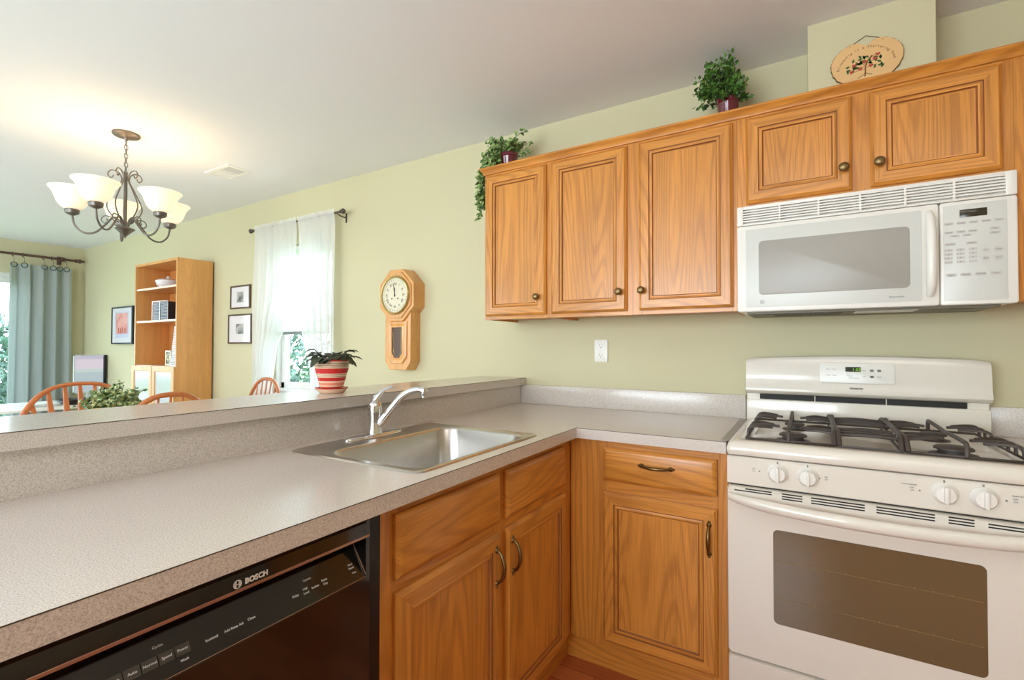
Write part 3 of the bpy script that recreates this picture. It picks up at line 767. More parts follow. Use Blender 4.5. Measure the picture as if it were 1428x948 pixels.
# control panel
bm = N()
prof = [(-.628, .790), (-.655, .790), (-.659, .793), (-.657, .872), (-.653, .877), (-.628, .877)]
loft(bm, [[(RX0, p[0], p[1]) for p in prof], [(RX1, p[0], p[1]) for p in prof]])
cp = finish(bm, 'control_panel', enamel, rg, smooth=20)
KX = (.144, .222, .528, .604)
def make_knob(x):
    bm = N(); lathe(bm, [(.0285, 0), (.0285, -.004), (.026, -.006), (.0225, -.017), (.020, -.022), (0, -.0235)], (x, -.6585, .838), 28, 'Y')
    o = finish(bm, 'knob', wplast, rg, smooth=40)
    bm = N(); prism(bm, rrect(.009, .044, .004, 3), (x, -.6785, .838), (1, 0, 0), (0, 0, 1), (0, -.0125, 0), bev=.002); finish(bm, 'grip', wplast, o)
for x in KX: make_knob(x)
for x in KX:
    bm = N(); box(bm, x - .0018, x + .0018, -.6592, -.6575, .8655, .8725); finish(bm, 'index_mark', greyp, cp, smooth=0)
bm = N()
for x, s in ((.085, 1), (.262, -1), (.468, 1), (.656, -1)):
    addtext(bm, 'OFF', .0052, (x - (.006 if s > 0 else -.006), -.6592, .842), (1, 0, 0), (0, 0, 1), 'CENTER')
    addtext(bm, 'LITE', .0045, (x - (.006 if s > 0 else -.006), -.6592, .8355), (1, 0, 0), (0, 0, 1), 'CENTER')
    lathe(bm, [(.0022, 0), (.0022, -.0006), (0, -.0006)], (x + .010 * s, -.6585, .838), 10, 'Y')
for x in (.456, .672): addtext(bm, 'RIGHT BURNER', .0048, (x, -.6592, .8505), (1, 0, 0), (0, 0, 1), 'CENTER')
finish(bm, 'lettering', greyp, cp, smooth=0)
# oven door
bm = N()
dy0, dy1 = -.630, -.662
def dring(ins, y): return [((RX0 + RX1) / 2 + p[0], y, .5205 + p[1]) for p in rrect(RX1 - RX0 - 2 * ins + .002, .525 - 2 * ins, .012, 4)]
loft(bm, [dring(0, dy0), dring(0, dy1 + .006), dring(.003, dy1), ], caps=True)
dr = finish(bm, 'oven_door', enamel, rg, smooth=40)
ovglass = mat('tinted_oven_glass', srgb(104, 86, 60), rough=.06, coat=.8)
bm = N(); prism(bm, [(p[0] + .369, p[1] + .526) for p in rrect(.476, .283, .014, 5)], (0, dy1, 0), (1, 0, 0), (0, 0, 1), (0, -.0012, 0)); ow_ = finish(bm, 'oven_window', ovglass, dr, smooth=20)
rack_m = mat('rack_wire_seen_through_glass', srgb(140, 112, 66), rough=.4)
bm = N()
for z in (.575, .462):
    tube(bm, [(.14, dy1 - .0013, z), (.60, dy1 - .0013, z)], .0007, 5)
    for k in range(12): tube(bm, [(.16 + k * .038, dy1 - .0013, z - .001), (.16 + k * .038, dy1 - .0013, z + .003)], .0008, 5)
finish(bm, 'rack_lines', rack_m, dr)
# vent slots in the door top
bm = N()
for xa, xb, rows in ((.024, .128, 1), (.055, .128, 1), (.155, .208, 3), (.230, .358, 3), (.384, .508, 3), (.535, .585, 3), (.611, .675, 2), (.69, .735, 1)):
    for k in range(rows):
        zz = .7785 - k * .0075 - (0.0 if rows == 3 else .004)
        if xa == .055: zz = .7785
        if xa == .024: zz = .7715
        box(bm, xa, xb, dy1 - .0006, dy1 + .004, zz - .0018, zz + .0018)
finish(bm, 'vent_slots', dark, dr, smooth=0)
# bowed handle
bm = N(); pts = []; n = 28
for i in range(n + 1):
    t_ = i / n; x = RX0 + .008 + t_ * (RX1 - RX0 - .016)
    q = 1 - (2 * t_ - 1) ** 2
    pts.append((x, -.666 - .055 * q ** .6, .7515 - .012 * q ** .8))
tube(bm, pts, [.0125 + .006 * min(1, 8 * min(i, n - i) / n) for i in range(n + 1)], 12, flat=.8, upv=(0, 0, 1))
finish(bm, 'handle', enamel, dr, smooth=60)
# storage drawer
bm = N(); 
loft(bm, [[((RX0 + RX1) / 2 + p[0], y, .157 + p[1]) for p in rrect(RX1 - RX0 - 2 * i_, .186 - 2 * i_, .01, 4)] for i_, y in ((0, -.63), (0, -.656), (.003, -.662))])
finish(bm, 'storage_drawer', enamel, rg, smooth=40)
bm = N(); box(bm, RX0 + .002, RX1 - .002, -.640, -.629, .7835, .7895); finish(bm, 'door_gap', dark, rg, smooth=0)
# backguard
bm = N()
def arc_z(x): return 1.180 + .011 * math.sin(PI * (x - RX0) / (RX1 - RX0))
NX = 20; rings = []
for i in range(NX + 1):
    x = RX0 + (RX1 - RX0 - .003) * i / NX + .0015
    e_ = min(i, NX - i); sh = .006 if e_ == 0 else (.001 if e_ == 1 else 0)
    zt_ = arc_z(x) - sh * 1.2
    rings.append([(x, -.03, 1.032), (x, -.075 + sh, 1.030), (x, -.098 + sh, 1.036), (x, -.109 + sh, 1.046), (x, -.110 + sh, 1.056), (x, -.103 + sh, 1.068), (x, -.100 + sh, 1.10), (x, -.092 + sh, zt_ - .016), (x, -.086 + sh, zt_ - .004), (x, -.076, zt_), (x, -.03, zt_)])
loft(bm, rings)
bg = finish(bm, 'backguard', enamel, rg, smooth=40)
bm = N(); box(bm, RX0 + .003, RX1 - .003, -.085, -.03, .90, 1.0085, .003); finish(bm, 'backguard_riser', enamel, rg)
bm = N(); box(bm, RX0 + .005, RX1 - .005, -.072, -.03, 1.008, 1.033); o = finish(bm, 'backguard_recess', enamel, rg, smooth=0)
bm = N()
for xa, xb in ((.055, .247), (.251, .472), (.476, .698)): box(bm, xa, xb, -.0735, -.072, 1.009, 1.030)
finish(bm, 'vent_opening', dark, rg, smooth=0)
# control display on the backguard
tilt = Vector((0, .008, .06)).normalized(); tn = Vector((1, 0, 0)).cross(tilt)
P0 = Vector((.381, -.0985, 1.125))
bm = N(); prism(bm, rrect(.232, .078, .010, 4), P0 - tn * .0005, (1, 0, 0), tilt, tn * .0035, bev=.0018); pn = finish(bm, 'display_panel', wplast, rg)
bm = N(); prism(bm, [(p[0] - .009, p[1] + .014) for p in rrect(.048, .018, .001, 2)], P0, (1, 0, 0), tilt, tn * .0037); finish(bm, 'display_window', dispgreen, pn)
q = P0 + tn * .0040 + tilt * .0085
text('1:05', .0155, (q.x + .002, q.y, q.z), (1, 0, 0), tilt, ledm, pn, 'clock_digits', ext=.0002, align='CENTER')
bm = N()
def pp(u, v): return P0 + tn * .0035 + Vector((1, 0, 0)) * u + tilt * v
for (u, v, s) in ((-.088, .012, 'Bake'), (-.068, .012, 'Broil'), (-.088, -.011, 'Keep'), (-.068, -.011, 'Clean'), (.024, .009, 'Clear'), (.024, -.014, 'Off'), (.048, .009, 'Timer'), (.070, .009, 'Cook'), (.048, -.014, 'Start'), (.070, -.014, 'Delay')):
    addtext(bm, s, .0058, pp(u, v), (1, 0, 0), tilt, 'CENTER')
for (u, v, w_) in ((-.024, -.004, 'Bake'), (-.022, -.012, 'Preheat'), (-.017, -.020, 'Door Locked')): addtext(bm, w_, .0055, pp(u - .006, v), (1, 0, 0), tilt)
for u, v in ((.048, .0105), (.070, .0105), (.048, -.0125)): prism(bm, rrect(.012, .009, .003, 3), pp(u, v) - tn * .0002, (1, 0, 0), tilt, tn * .0003)
finish(bm, 'panel_lettering', greyp, pn, smooth=0)
text('KENMORE', .0088, (.381, -.1045, 1.0645), (1, 0, 0), (0, 0.0, 1), greyp, bg, 'brand_lettering', ext=.003, align='CENTER', bold=.0002)
# burners
for x, y, r_ in ((.182, -.50, .040), (.182, -.235, .032), (.578, -.50, .045), (.578, -.235, .036)):
    bm = N(); lathe(bm, [(r_ * 1.25, .9146), (r_ * 1.2, .918), (r_ * .8, .920), (r_ * .75, .931), (r_, .9315), (r_, .936), (r_ * .9, .939), (0, .940)], (x, y, 0), 28)
    o = finish(bm, 'burner', castiron, rg, smooth=40)
# grates
def grate(xa, xb, side, name='grate'):
    bm = N(); za, zt2 = .930, .962
    ya, yb = -.612, -.118
    tube(bm, [(xa, ya, za), (xb, ya, za), (xb, yb, za), (xa, yb, za)], .004, 6, closed=True)
    xm = (xa + xb) / 2
    for y in (-.56, -.50, -.44, -.30, -.235, -.17):
        if side == 'c':
            tube(bm, spline([(xa, y, zt2 - .006), (xm, y, zt2 - .002), (xb, y, zt2 - .006)], 3), .0052, 6)
            continue
        # fingers from both edges towards the burner
        edge = xa if side == 'l' else xb; inn = xb if side == 'l' else xa
        sgn = 1 if side == 'l' else -1
        off = {-.56: .022, -.44: -.022, -.30: .022, -.17: -.022}.get(y, 0)
        gap = .028 if abs(off) < .001 else .048
        tube(bm, spline([(edge, y, za), (edge + sgn * .003, y, zt2 - .008), (edge + sgn * .018, y, zt2), (xm - sgn * (gap + .03), y + off * .4, zt2), (xm - sgn * gap, y + off, zt2 - .003)], 4), [.0044] * 17, 6)
        tube(bm, spline([(inn, y, zt2 - .004), (xm + sgn * (gap + .03), y + off * .4, zt2), (xm + sgn * gap, y + off, zt2 - .003)], 4), .0042, 6)
    if side != 'c':
        # spine over the burners and double bowed inner rail
        tube(bm, spline([(xm, ya, za), (xm, ya + .006, zt2 - .004), (xm, ya + .03, zt2 + .004), (xm, -.44, zt2 + .002), (xm, -.37, zt2), (xm, -.28, zt2 + .002), (xm, yb - .03, zt2 + .004), (xm, yb - .006, zt2), (xm, yb, za)], 4), .006, 8)
    rails = ((xb, -1),) if side == 'l' else (((xa, 1),) if side == 'r' else ((xa, 1), (xb, -1)))
    for xx, sg in rails:
        pts = []
        for k in range(21):
            t_ = k / 20; y = ya + (yb - ya) * t_
            h = zt2 + .004 if .06 < t_ < .94 else za + (zt2 + .004 - za) * (min(t_, 1 - t_) / .06)
            pts.append((xx - sg * .0 + sg * .006 * math.sin(PI * t_) * (-1), y, h))
        tube(bm, pts, .0068, 8)
    o = finish(bm, name, castiron, rg, smooth=60); o['label'] = 'dark cast iron pan grate'
grate(.055, .290, 'l'); grate(.303, .448, 'c'); grate(.462, .706, 'r')

# ------------------------------------------------------------------ microwave
mw = thing('microwave_oven', 'white over-the-range microwave hung under the short oak cabinet', 'microwave', (.381, -.17, 1.355))
MX0, MX1, MZ0, MZ1, MY = .0005, .7615, 1.3555, 1.7545, -.3335
bm = N(); box(bm, MX0 + .004, MX1 - .004, -.300, -.001, MZ0 + .002, MZ1, .003); finish(bm, 'case', wplast, mw)
bm = N(); box(bm, MX0 + .03, MX1 - .03, -.295, -.02, MZ0 - .006, MZ0 + .003); bp_ = finish(bm, 'underside_plate', galv, mw, smooth=0)
bm = N()
for xa in (.10, .145, .19, .235):
    pass
for k in range(40): box(bm, .115 + k * .0055, .1175 + k * .0055, -.27, -.12, MZ0 - .0068, MZ0 - .0055)
finish(bm, 'filter_mesh', dark, bp_, smooth=0)
bm = N(); box(bm, .37, .54, -.27, -.16, MZ0 - .0075, MZ0 - .0055); finish(bm, 'lamp_cover', wplast, bp_)
bm = N()
for xa in (.05, .62): box(bm, xa, xa + .06, -.25, -.235, MZ0 - .0068, MZ0 - .0055)
finish(bm, 'slots', dark, bp_, smooth=0)
def rbox(x0, x1, z0, z1, ya, yb, r=.008, bev=.004, bm=None):
    bm = bm or N(); prism(bm, [(p[0] + (x0 + x1) / 2, p[1] + (z0 + z1) / 2) for p in rrect(x1 - x0, z1 - z0, r, 4)], (0, ya, 0), (1, 0, 0), (0, 0, 1), (0, yb - ya, 0), bev=bev); return bm
# grille band on top
bm = N(); 
box(bm, MX0, MX0 + .022, MY, -.301, 1.6815, MZ1, .003); box(bm, MX1 - .026, MX1, MY, -.301, 1.6815, MZ1, .003)
box(bm, MX0 + .021, MX1 - .025, MY + .001, -.301, 1.6815, 1.6885, .001); box(bm, MX0 + .021, MX1 - .025, MY + .001, -.301, 1.7455, MZ1, .001)
gr = finish(bm, 'vent_grille', wplast, mw)
bm = N()
for k in range(6):
    z = 1.6955 + k * .0094
    prism(bm, [(MY + .0015, z - .001), (MY + .0015, z + .0042), (-.312, z + .0068), (-.312, z + .0022)], (MX0 + .02, 0, 0), (0, 1, 0), (0, 0, 1), (MX1 - MX0 - .044, 0, 0))
for k in range(1, 6):
    x = MX0 + .022 + k * .1195; box(bm, x - .003, x + .003, MY + .001, -.313, 1.6885, 1.7455)
finish(bm, 'louvres', wplast, gr, smooth=0)
bm = N(); box(bm, MX0 + .02, MX1 - .024, -.3118, -.3012, 1.6885, 1.7455); finish(bm, 'grille_back', wplast, gr, smooth=0)
# door
bm = rbox(MX0, .5825, MZ0, 1.6795, -.301, MY - .001, .008, .005); md = finish(bm, 'door', wplast, mw, smooth=40)
bm = rbox(.030, .540, 1.372, 1.664, MY - .001, MY - .0020, .006, .0006); gp = finish(bm, 'glass_panel', wgloss, md, smooth=40)
bm = rbox(.073, .510, 1.417, 1.617, MY - .0018, MY - .0028, .014, .0005); finish(bm, 'window', mwwin, md, smooth=40)
bm = N(); pts = []
for i in range(17):
    t_ = i / 16; pts.append((.5585, MY - .004 - .030 * math.sin(PI * t_) ** .5, 1.388 + t_ * .266))
tube(bm, pts, [.008 + .006 * math.sin(PI * i / 16) ** .4 for i in range(17)], 12, upv=(1, 0, 0)); finish(bm, 'handle', wplast, md, smooth=60)
bm = N()
tube(bm, [(.084 + .0065 * math.cos(a * PI / 12), MY - .0022, 1.3905 + .0065 * math.sin(a * PI / 12)) for a in range(24)], .0007, 5, closed=True)
addtext(bm, 'GE', .0075, (.084, MY - .0022, 1.388), (1, 0, 0), (0, 0, 1), 'CENTER')
finish(bm, 'round_emblem', greyp, md, smooth=0)
text('Spacemaker', .0085, (.455, MY - .0022, 1.3865), (1, 0, 0), (0, 0, 1), greyp, md, 'lettering')
# control panel
bm = rbox(.5845, MX1, MZ0, 1.6795, -.301, MY - .001, .008, .005); mc = finish(bm, 'control_panel', wplast, mw, smooth=40)
bm = rbox(.592, .738, 1.368, 1.668, MY - .001, MY - .0018, .003, .0005); mk = finish(bm, 'keypad', wgloss, mw, smooth=40)
bm = rbox(.631, .694, 1.627, 1.651, MY - .0018, MY - .0026, .001, .0003); finish(bm, 'display', display, mk)
bmt = N()
def key(u, v, w, h, s=None, oval=False):
    bmb = N()
    if oval: prism(bmb, [(u + w / 2 * math.cos(a * PI / 10), v + h / 2 * math.sin(a * PI / 10)) for a in range(20)], (0, MY - .0018, 0), (1, 0, 0), (0, 0, 1), (0, -.0005, 0))
    else: prism(bmb, [(u + p[0], v + p[1]) for p in rrect(w, h, h * .3, 3)], (0, MY - .0018, 0), (1, 0, 0), (0, 0, 1), (0, -.0005, 0))
    finish(bmb, 'button', lgreyp, mk, smooth=0)
    if s:
        fs = min(h * .72, w / max(1, len(s)) * 1.45)
        addtext(bmt, s, fs, (u, MY - .0026, v - fs * .33), (1, 0, 0), (0, 0, 1), 'CENTER', ext=.0002)
for k, s in enumerate(('Popcorn', 'Potato', 'Reheat', 'Beverage', 'Auto')): key(.606 + k * .0285, 1.610 - (0 if k < 3 else 0), .022, .008, s)
for k, s in enumerate(('Cook', 'Defrost', 'Express')): key(.606 + k * .0275, 1.583, .022, .008, s)
for k, s in enumerate(('Time', 'Weight')): key(.619 + k * .0285, 1.571, .022, .007, s)
for k, s in enumerate(('Help', 'Timer')): key(.711, 1.585 - k * .013, .024, .008, s)
key(.608, 1.546, .026, .008, 'Cook Time'); key(.658, 1.546, .026, .009, 'Power')
for r_ in range(4):
    for c_ in range(3):
        s = str(r_ * 3 + c_ + 1) if r_ < 3 else ('', '0', '')[c_]
        key(.604 + c_ * .0285, 1.527 - r_ * .0125, .020, .0085, s or None)
key(.690, 1.521, .017, .013, 'Surface', True); key(.718, 1.521, .022, .016, 'Clear', True); key(.690, 1.496, .017, .013, 'Fan', True); key(.718, 1.496, .022, .016, 'Start', True)
for k, s in enumerate(('Light', 'Clock', 'Remind', 'Vent')): key(.610 + k * .034, 1.449, .026, .010, s)
finish(bmt, 'button_lettering', greyp, mk, smooth=0)

# ------------------------------------------------------------------ outlet
ol = thing('wall_outlet', 'white duplex outlet plate on the green wall under the wall cabinets', 'outlet', (-.668, 0, 1.205))
bm = rbox(-.703, -.633, 1.148, 1.262, -.0005, -.0065, .004, .002); pl = finish(bm, 'cover_plate', wplast, ol)
for z in (1.229, 1.181):
    bm = N(); prism(bm, [(p[0] - .668, p[1] + z) for p in rrect(.034, .029, .012, 4)], (0, -.0062, 0), (1, 0, 0), (0, 0, 1), (0, -.0018, 0)); s_ = finish(bm, 'socket', wplast, ol)
    bm = N()
    for dx in (-.0065, .0065): box(bm, -.668 + dx - .001, -.668 + dx + .001, -.0084, -.0075, z + .0005, z + .0085)
    lathe(bm, [(.0024, -.0084), (.0024, -.0075)], (-.668, 0, z - .0075), 10, 'Y'); finish(bm, 'slots', dark, s_)

# ------------------------------------------------------------------ heart plaque
pq = thing('heart_plaque', 'heart-shaped wooden plaque with a painted tree of red hearts, hung on the duct chase', 'plaque', (.412, -.21, 2.25))
tan = mat('plaque_wood', srgb(222, 180, 124), rough=.6, var=.06, vscale=30)
edge = mat('plaque_bark_edge', srgb(120, 88, 52), rough=.8)
hp = []
for k in range(72):
    t_ = 2 * PI * k / 72; cx_, sz = math.cos(t_), math.sin(t_)
    rx = .104 * abs(cx_) ** .92 * math.copysign(1, cx_); rz = .074 * sz if sz > 0 else .086 * sz
    notch = .022 * math.exp(-(rx / .022) ** 2) if sz > 0 else 0
    rz -= notch
    hp.append((rx + .0012 * math.sin(k * 2.3), rz + .0012 * math.sin(k * 1.7)))
bm = N(); prism(bm, [(p[0] * 1.018, p[1] * 1.018) for p in hp], (.412, -.2065, 2.254), (1, 0, 0), (0, 0, 1), (0, -.008, 0)); bd = finish(bm, 'rim', edge, pq, smooth=0)
bm = N(); prism(bm, hp, (.412, -.2065, 2.254), (1, 0, 0), (0, 0, 1), (0, -.0105, 0), bev=.001); bd = finish(bm, 'board', tan, pq, smooth=20)
bm = N(); tube(bm, [(.365, -.2175, 2.312), (.372, -.212, 2.322), (.412, -.2085, 2.345), (.455, -.212, 2.322), (.460, -.2175, 2.312)], .0012, 6); finish(bm, 'hanging_cord', mat('twine', srgb(90, 70, 45), rough=.9), pq)
trunk_m = mat('painted_brown', srgb(118, 74, 36), rough=.7); lf_m = mat('painted_green', srgb(58, 92, 44), rough=.7); ht_m = mat('painted_red', srgb(178, 66, 52), rough=.7)
YP = -.2172
def P2(u, v): return (.409 + u * .0125, YP, 2.222 + v * .0125)
bm = N()
for pts, r0 in (([(-.1, -2.2), (0, -.8), (0, .6), (.4, 2), (1.6, 3.4)], .0024), ([(0, .8), (-.6, 1.6), (-1.6, 2.0), (-2.4, 2.6)], .001), ([(0, -.2), (-1.4, .0), (-3.6, -.6)], .0009), ([(-.2, .5), (-1.8, .9), (-3, 1.6)], .0009),
                 ([(.2, 1), (1.4, 1.8), (2.8, 2.2)], .0009), ([(.2, .3), (1.2, .6), (2.6, .6)], .0009), ([(.8, 2.6), (1.8, 3.0), (2.6, 3.8)], .0008), ([(-1.8, -2.4), (-.5, -1.7), (0, -1), (.5, -1.6), (1.6, -2)], .0011)):
    tube(bm, [P2(*p) for p in pts], r0, 5, flat=.4)
finish(bm, 'painted_trunk', trunk_m, bd)
bm = N(); random.seed(3)
for k in range(34):
    a = random.uniform(-.15, PI + .15); rr = random.uniform(1.7, 4.4)
    u, v = rr * math.cos(a), .2 + rr * math.sin(a) * .88; th_ = random.uniform(0, PI)
    c_ = Vector(P2(u, v)); d_ = Vector((math.cos(th_), 0, math.sin(th_))); s_ = Vector((-math.sin(th_), 0, math.cos(th_)))
    prism(bm, [(-.0075, 0), (-.003, -.0034), (.002, -.0034), (.0075, 0), (.002, .0034), (-.003, .0034)], c_, d_, s_, (0, -.0004, 0))
finish(bm, 'painted_leaves', lf_m, bd, smooth=0)
bm = N()
hh = [(math.sin(t_) ** 3, (13 * math.cos(t_) - 5 * math.cos(2 * t_) - 2 * math.cos(3 * t_) - math.cos(4 * t_)) / 16) for t_ in [2 * PI * k / 20 for k in range(20)]]
for u, v in ((-3.2, -.1), (-2.6, 1.6), (-1.2, .2), (-.2, 2.0), (1.3, .6), (2.2, 2.3), (2.9, 3.4)):
    prism(bm, [(p[0] * .0068, p[1] * .0068) for p in hh], P2(u, v), (1, 0, 0), (0, 0, 1), (0, -.0006, 0))
finish(bm, 'painted_hearts', ht_m, bd, smooth=0)
bm = N(); s = 'Friendship is a Sheltering Tree'
for k, ch in enumerate(s):
    if ch == ' ': continue
    a = R(168 - 156 * k / (len(s) - 1)); c_ = Vector((.411, -.2172, 2.222)); rx, rz = .080, .074
    p = c_ + Vector((math.cos(a) * rx, 0, math.sin(a) * rz)); th_ = a - PI / 2
    addtext(bm, ch, .0125, p, (math.cos(th_), 0, math.sin(th_)), (-math.sin(th_), 0, math.cos(th_)), 'CENTER')
finish(bm, 'lettering', trunk_m, bd, smooth=0)

# ------------------------------------------------------------------ plants on the cabinets
leaf_dk = leafmat('ivy_leaves', srgb(30, 62, 28), srgb(96, 140, 52))
leaf_iv = leafmat('trailing_ivy_leaves', srgb(62, 92, 46), srgb(164, 192, 112))
maroon = mat('maroon_glazed_pot', srgb(98, 26, 40), rough=.15, coat=.5)
stem_m = mat('plant_stem', srgb(80, 96, 48), rough=.7)
def pot(t, x, y, z, r, h, m, name='pot'):
    bm = N(); lathe(bm, [(r * .78, 0), (r * .80, .003), (r * .95, h * .80), (r * .97, h * .82), (r * 1.02, h * .84), (r * 1.04, h * .98), (r * 1.0, h), (r * .93, h * .98), (r * .9, h * .85), (0, h * .85)], (x, y, z), 28)
    p_ = finish(bm, name, m, t, smooth=40)
    bm = N(); lathe(bm, [(r * .9, h * .86), (0, h * .875)], (x, y, z), 16); finish(bm, 'soil', soilm, t)
    return p_
def pot_only(t, *a): return pot(t, *a)
t = thing('potted_plant', 'bushy green plant in a maroon pot above the tall double-door wall cabinet', 'potted plant', (-.045, -.19, 2.1356))
pot(t, -.045, -.19, 2.1356, .045, .108, maroon)
bm = N(); bs = N(); random.seed(11)
for k in range(60):
    d_ = rnd_dir(-.35); 
    base = Vector((-.055, -.19, 2.238)) + Vector((d_.x * .022, d_.y * .022, 0))
    c_ = Vector((-.072, -.19, 2.285)); rr = random.uniform(.8, 1.05)
    tip = c_ + Vector((d_.x * .105 * rr, d_.y * .10 * rr, (d_.z * .118 if d_.z > 0 else d_.z * .08) * rr))
    if d_.z > .8: tip.z += .02
    tube(bs, [base, (base + tip) / 2 + Vector((0, 0, .008)), tip], .0012, 4)
    for j in range(22):
        u = random.uniform(.3, 1.08); p = base.lerp(tip, u) + rnd_dir() * .008
        p.y = min(p.y, -.02); p.z = min(p.z, 2.425)
        leaf(bm, p, rnd_dir() + d_ * .5, rnd_dir(), random.uniform(.016, .025), random.uniform(.012, .018), mi=0)
finish(bm, 'foliage', leaf_dk, t, smooth=0); finish(bs, 'stems', stem_m, t)
t = thing('trailing_ivy', 'ivy in a maroon pot trailing down the left end of the wall cabinets', 'potted plant', (-1.085, -.19, 2.1356))
pot(t, -1.105, -.19, 2.1356, .047, .104, maroon)
bm = N(); bs = N(); random.seed(5)
def ivy(pts, step=.012, ls=.028):
    sp = spline(pts, 6); tube(bs, sp, .0012, 4)
    for p in sp:
        for j in range(2):
            d_ = rnd_dir(-.6); leaf(bm, p + rnd_dir() * .006, d_, (0, -1, .4), ls * random.uniform(.7, 1.15), ls * random.uniform(.6, .9))
b0 = Vector((-1.105, -.19, 2.238))
for k in range(26):
    a = random.uniform(0, 2 * PI); L_ = random.uniform(.06, .14); h_ = random.uniform(-.02, .10)
    ivy([b0, b0 + Vector((math.cos(a) * L_ * .4, math.sin(a) * L_ * .35, h_ * .8)), b0 + Vector((math.cos(a) * L_, max(-.13, math.sin(a) * L_ * .8), h_))], ls=.024)
for k, (yy, zz) in enumerate(((-.27, 1.90), (-.24, 1.96), (-.29, 2.0), (-.21, 2.04), (-.26, 2.03), (-.28, 1.93))):
    dx = random.uniform(-.02, .015)
    ivy([b0, b0 + Vector((-.04, -.02, .045 - k * .008)), (-1.165, yy + .02, 2.20 - .01 * k), (-1.215 + dx * .4, yy, 2.15), (-1.225 + dx, yy, (2.13 + zz) / 2 + .02), (-1.218 + dx, yy, (2.13 + zz) / 2 - .04), (-1.225 + dx, yy, zz)], ls=.034)
for k in range(5):
    ivy([b0, b0 + Vector((-.05, -.02 - .01 * k, .02)), (-1.17 - .01 * k, -.22 - .015 * k, 2.185 + .008 * k), (-1.20, -.25, 2.16)], ls=.028)
finish(bm, 'foliage', leaf_iv, t, smooth=0); finish(bs, 'stems', stem_m, t)

# ------------------------------------------------------------------ striped pot on the bar
def stripe_mat():
    m, nt, b = newmat('striped_glaze'); L = nt.links.new; nn = nt.nodes.new
    t = nn('ShaderNodeTexCoord'); s = nn('ShaderNodeSeparateXYZ'); L(t.outputs['Object'], s.inputs[0])
    mr = nn('ShaderNodeMapRange'); mr.inputs['From Min'].default_value = 0; mr.inputs['From Max'].default_value = .125; L(s.outputs['Z'], mr.inputs['Value'])
    r = nn('ShaderNodeValToRGB'); r.color_ramp.interpolation = 'CONSTANT'; L(mr.outputs[0], r.inputs['Fac'])
    rd, ck_, cr_, gy = srgb(190, 40, 36), srgb(226, 128, 104), srgb(226, 190, 160), srgb(130, 110, 95)
    seq = [(0, cr_), (.13, rd), (.19, cr_), (.24, ck_), (.31, cr_), (.36, rd), (.46, cr_), (.48, gy), (.50, cr_), (.53, gy), (.55, cr_), (.58, rd), (.73, cr_), (.76, gy), (.78, cr_), (.81, gy), (.83, cr_), (.86, gy), (.88, cr_), (.93, rd)]
    el = r.color_ramp.elements
    el[0].position = 0; el[0].color = seq[0][1]; el[1].position = .99; el[1].color = rd
    for p, c in seq[1:]:
        e_ = el.new(p); e_.color = c
    L(r.outputs['Color'], b.inputs['Base Color']); b.inputs['Roughness'].default_value = .25
    return m
PX, PY, PZ = -1.265, -1.175, 1.0537
t = thing('violet_pot', 'red striped pot of dark-leaved violets standing on the bar ledge', 'potted plant', (PX, PY, PZ))
sm = stripe_mat()
bm = N(); lathe(bm, [(.036, .018), (.040, .020), (.044, .035), (.058, .085), (.062, .118), (.063, .122), (.060, .1235), (.057, .118), (.052, .105), (0, .105)], (PX, PY, PZ), 36); finish(bm, 'pot', sm, t, smooth=40)
bm = N(); lathe(bm, [(.040, 0), (.044, .002), (.056, .016), (.058, .020), (.054, .020), (.042, .008), (0, .006)], (PX, PY, PZ), 36); finish(bm, 'saucer', sm, t, smooth=40)
bm = N(); lathe(bm, [(.054, .107), (0, .112)], (PX, PY, PZ), 20); finish(bm, 'soil', soilm, t)
viol = mat('violet_leaf', srgb(52, 58, 40), rough=.5, bump=.4, bscale=150, var=.3, vscale=60)
bm = N(); random.seed(9)
def oval_leaf(bm, p, d, nrm_, L_, W_, droop=.4):
    d = Vector(d).normalized(); nrm_ = Vector(nrm_); nrm_ = (nrm_ - d * nrm_.dot(d)).normalized(); s = d.cross(nrm_); p = Vector(p)
    rows = []
    for i in range(6):
        u = i / 5; w_ = W_ * math.sin(PI * min(.97, u * .92 + .05)) ** .7 / 2
        c = p + d * L_ * u - Vector((0, 0, 1)) * droop * L_ * u * u
        rows.append([bm.verts.new(c - s * w_ + nrm_ * w_ * .25), bm.verts.new(c), bm.verts.new(c + s * w_ + nrm_ * w_ * .25)])
    for i in range(5):
        for k in range(2): bm.faces.new((rows[i][k], rows[i][k + 1], rows[i + 1][k + 1], rows[i + 1][k]))
for k in range(32):
    a = k * 2.4; el_ = random.uniform(.15, 1.1); d_ = Vector((math.cos(a), math.sin(a), el_))
    st = Vector((PX, PY, PZ + .112)) + Vector((math.cos(a) * .02, math.sin(a) * .02, .006))
    m_ = st + d_ * random.uniform(.02, .04); tube(bm, [st, m_], .002, 5)
    oval_leaf(bm, m_, Vector((d_.x, d_.y, el_ * .35)), (0, 0, 1), random.uniform(.036, .052), random.uniform(.036, .048), random.uniform(.3, .8))
o = finish(bm, 'leaves', viol, t, smooth=60)
bm = N(); leaf_fl = mat('white_violet_bloom', srgb(235, 220, 225), rough=.6)
for k in range(4):
    c_ = Vector((PX + .02 * k - .02, PY - .03 + .01 * k, PZ + .127)); lathe(bm, [(.004, 0), (.006, .002), (0, .004)], c_, 8)
finish(bm, 'blooms', leaf_fl, t)

# ------------------------------------------------------------------ clock
ck = thing('wall_clock', 'octagonal oak regulator wall clock with a pendulum window', 'clock', (-2.0, -.05, 1.3))
def octo(w, h, c): return [(-w + c, -h), (w - c, -h), (w, -h + c), (w, h - c), (w - c, h), (-w + c, h), (-w, h - c), (-w, -h + c)]
CX, CZ = -2.0, 1.553
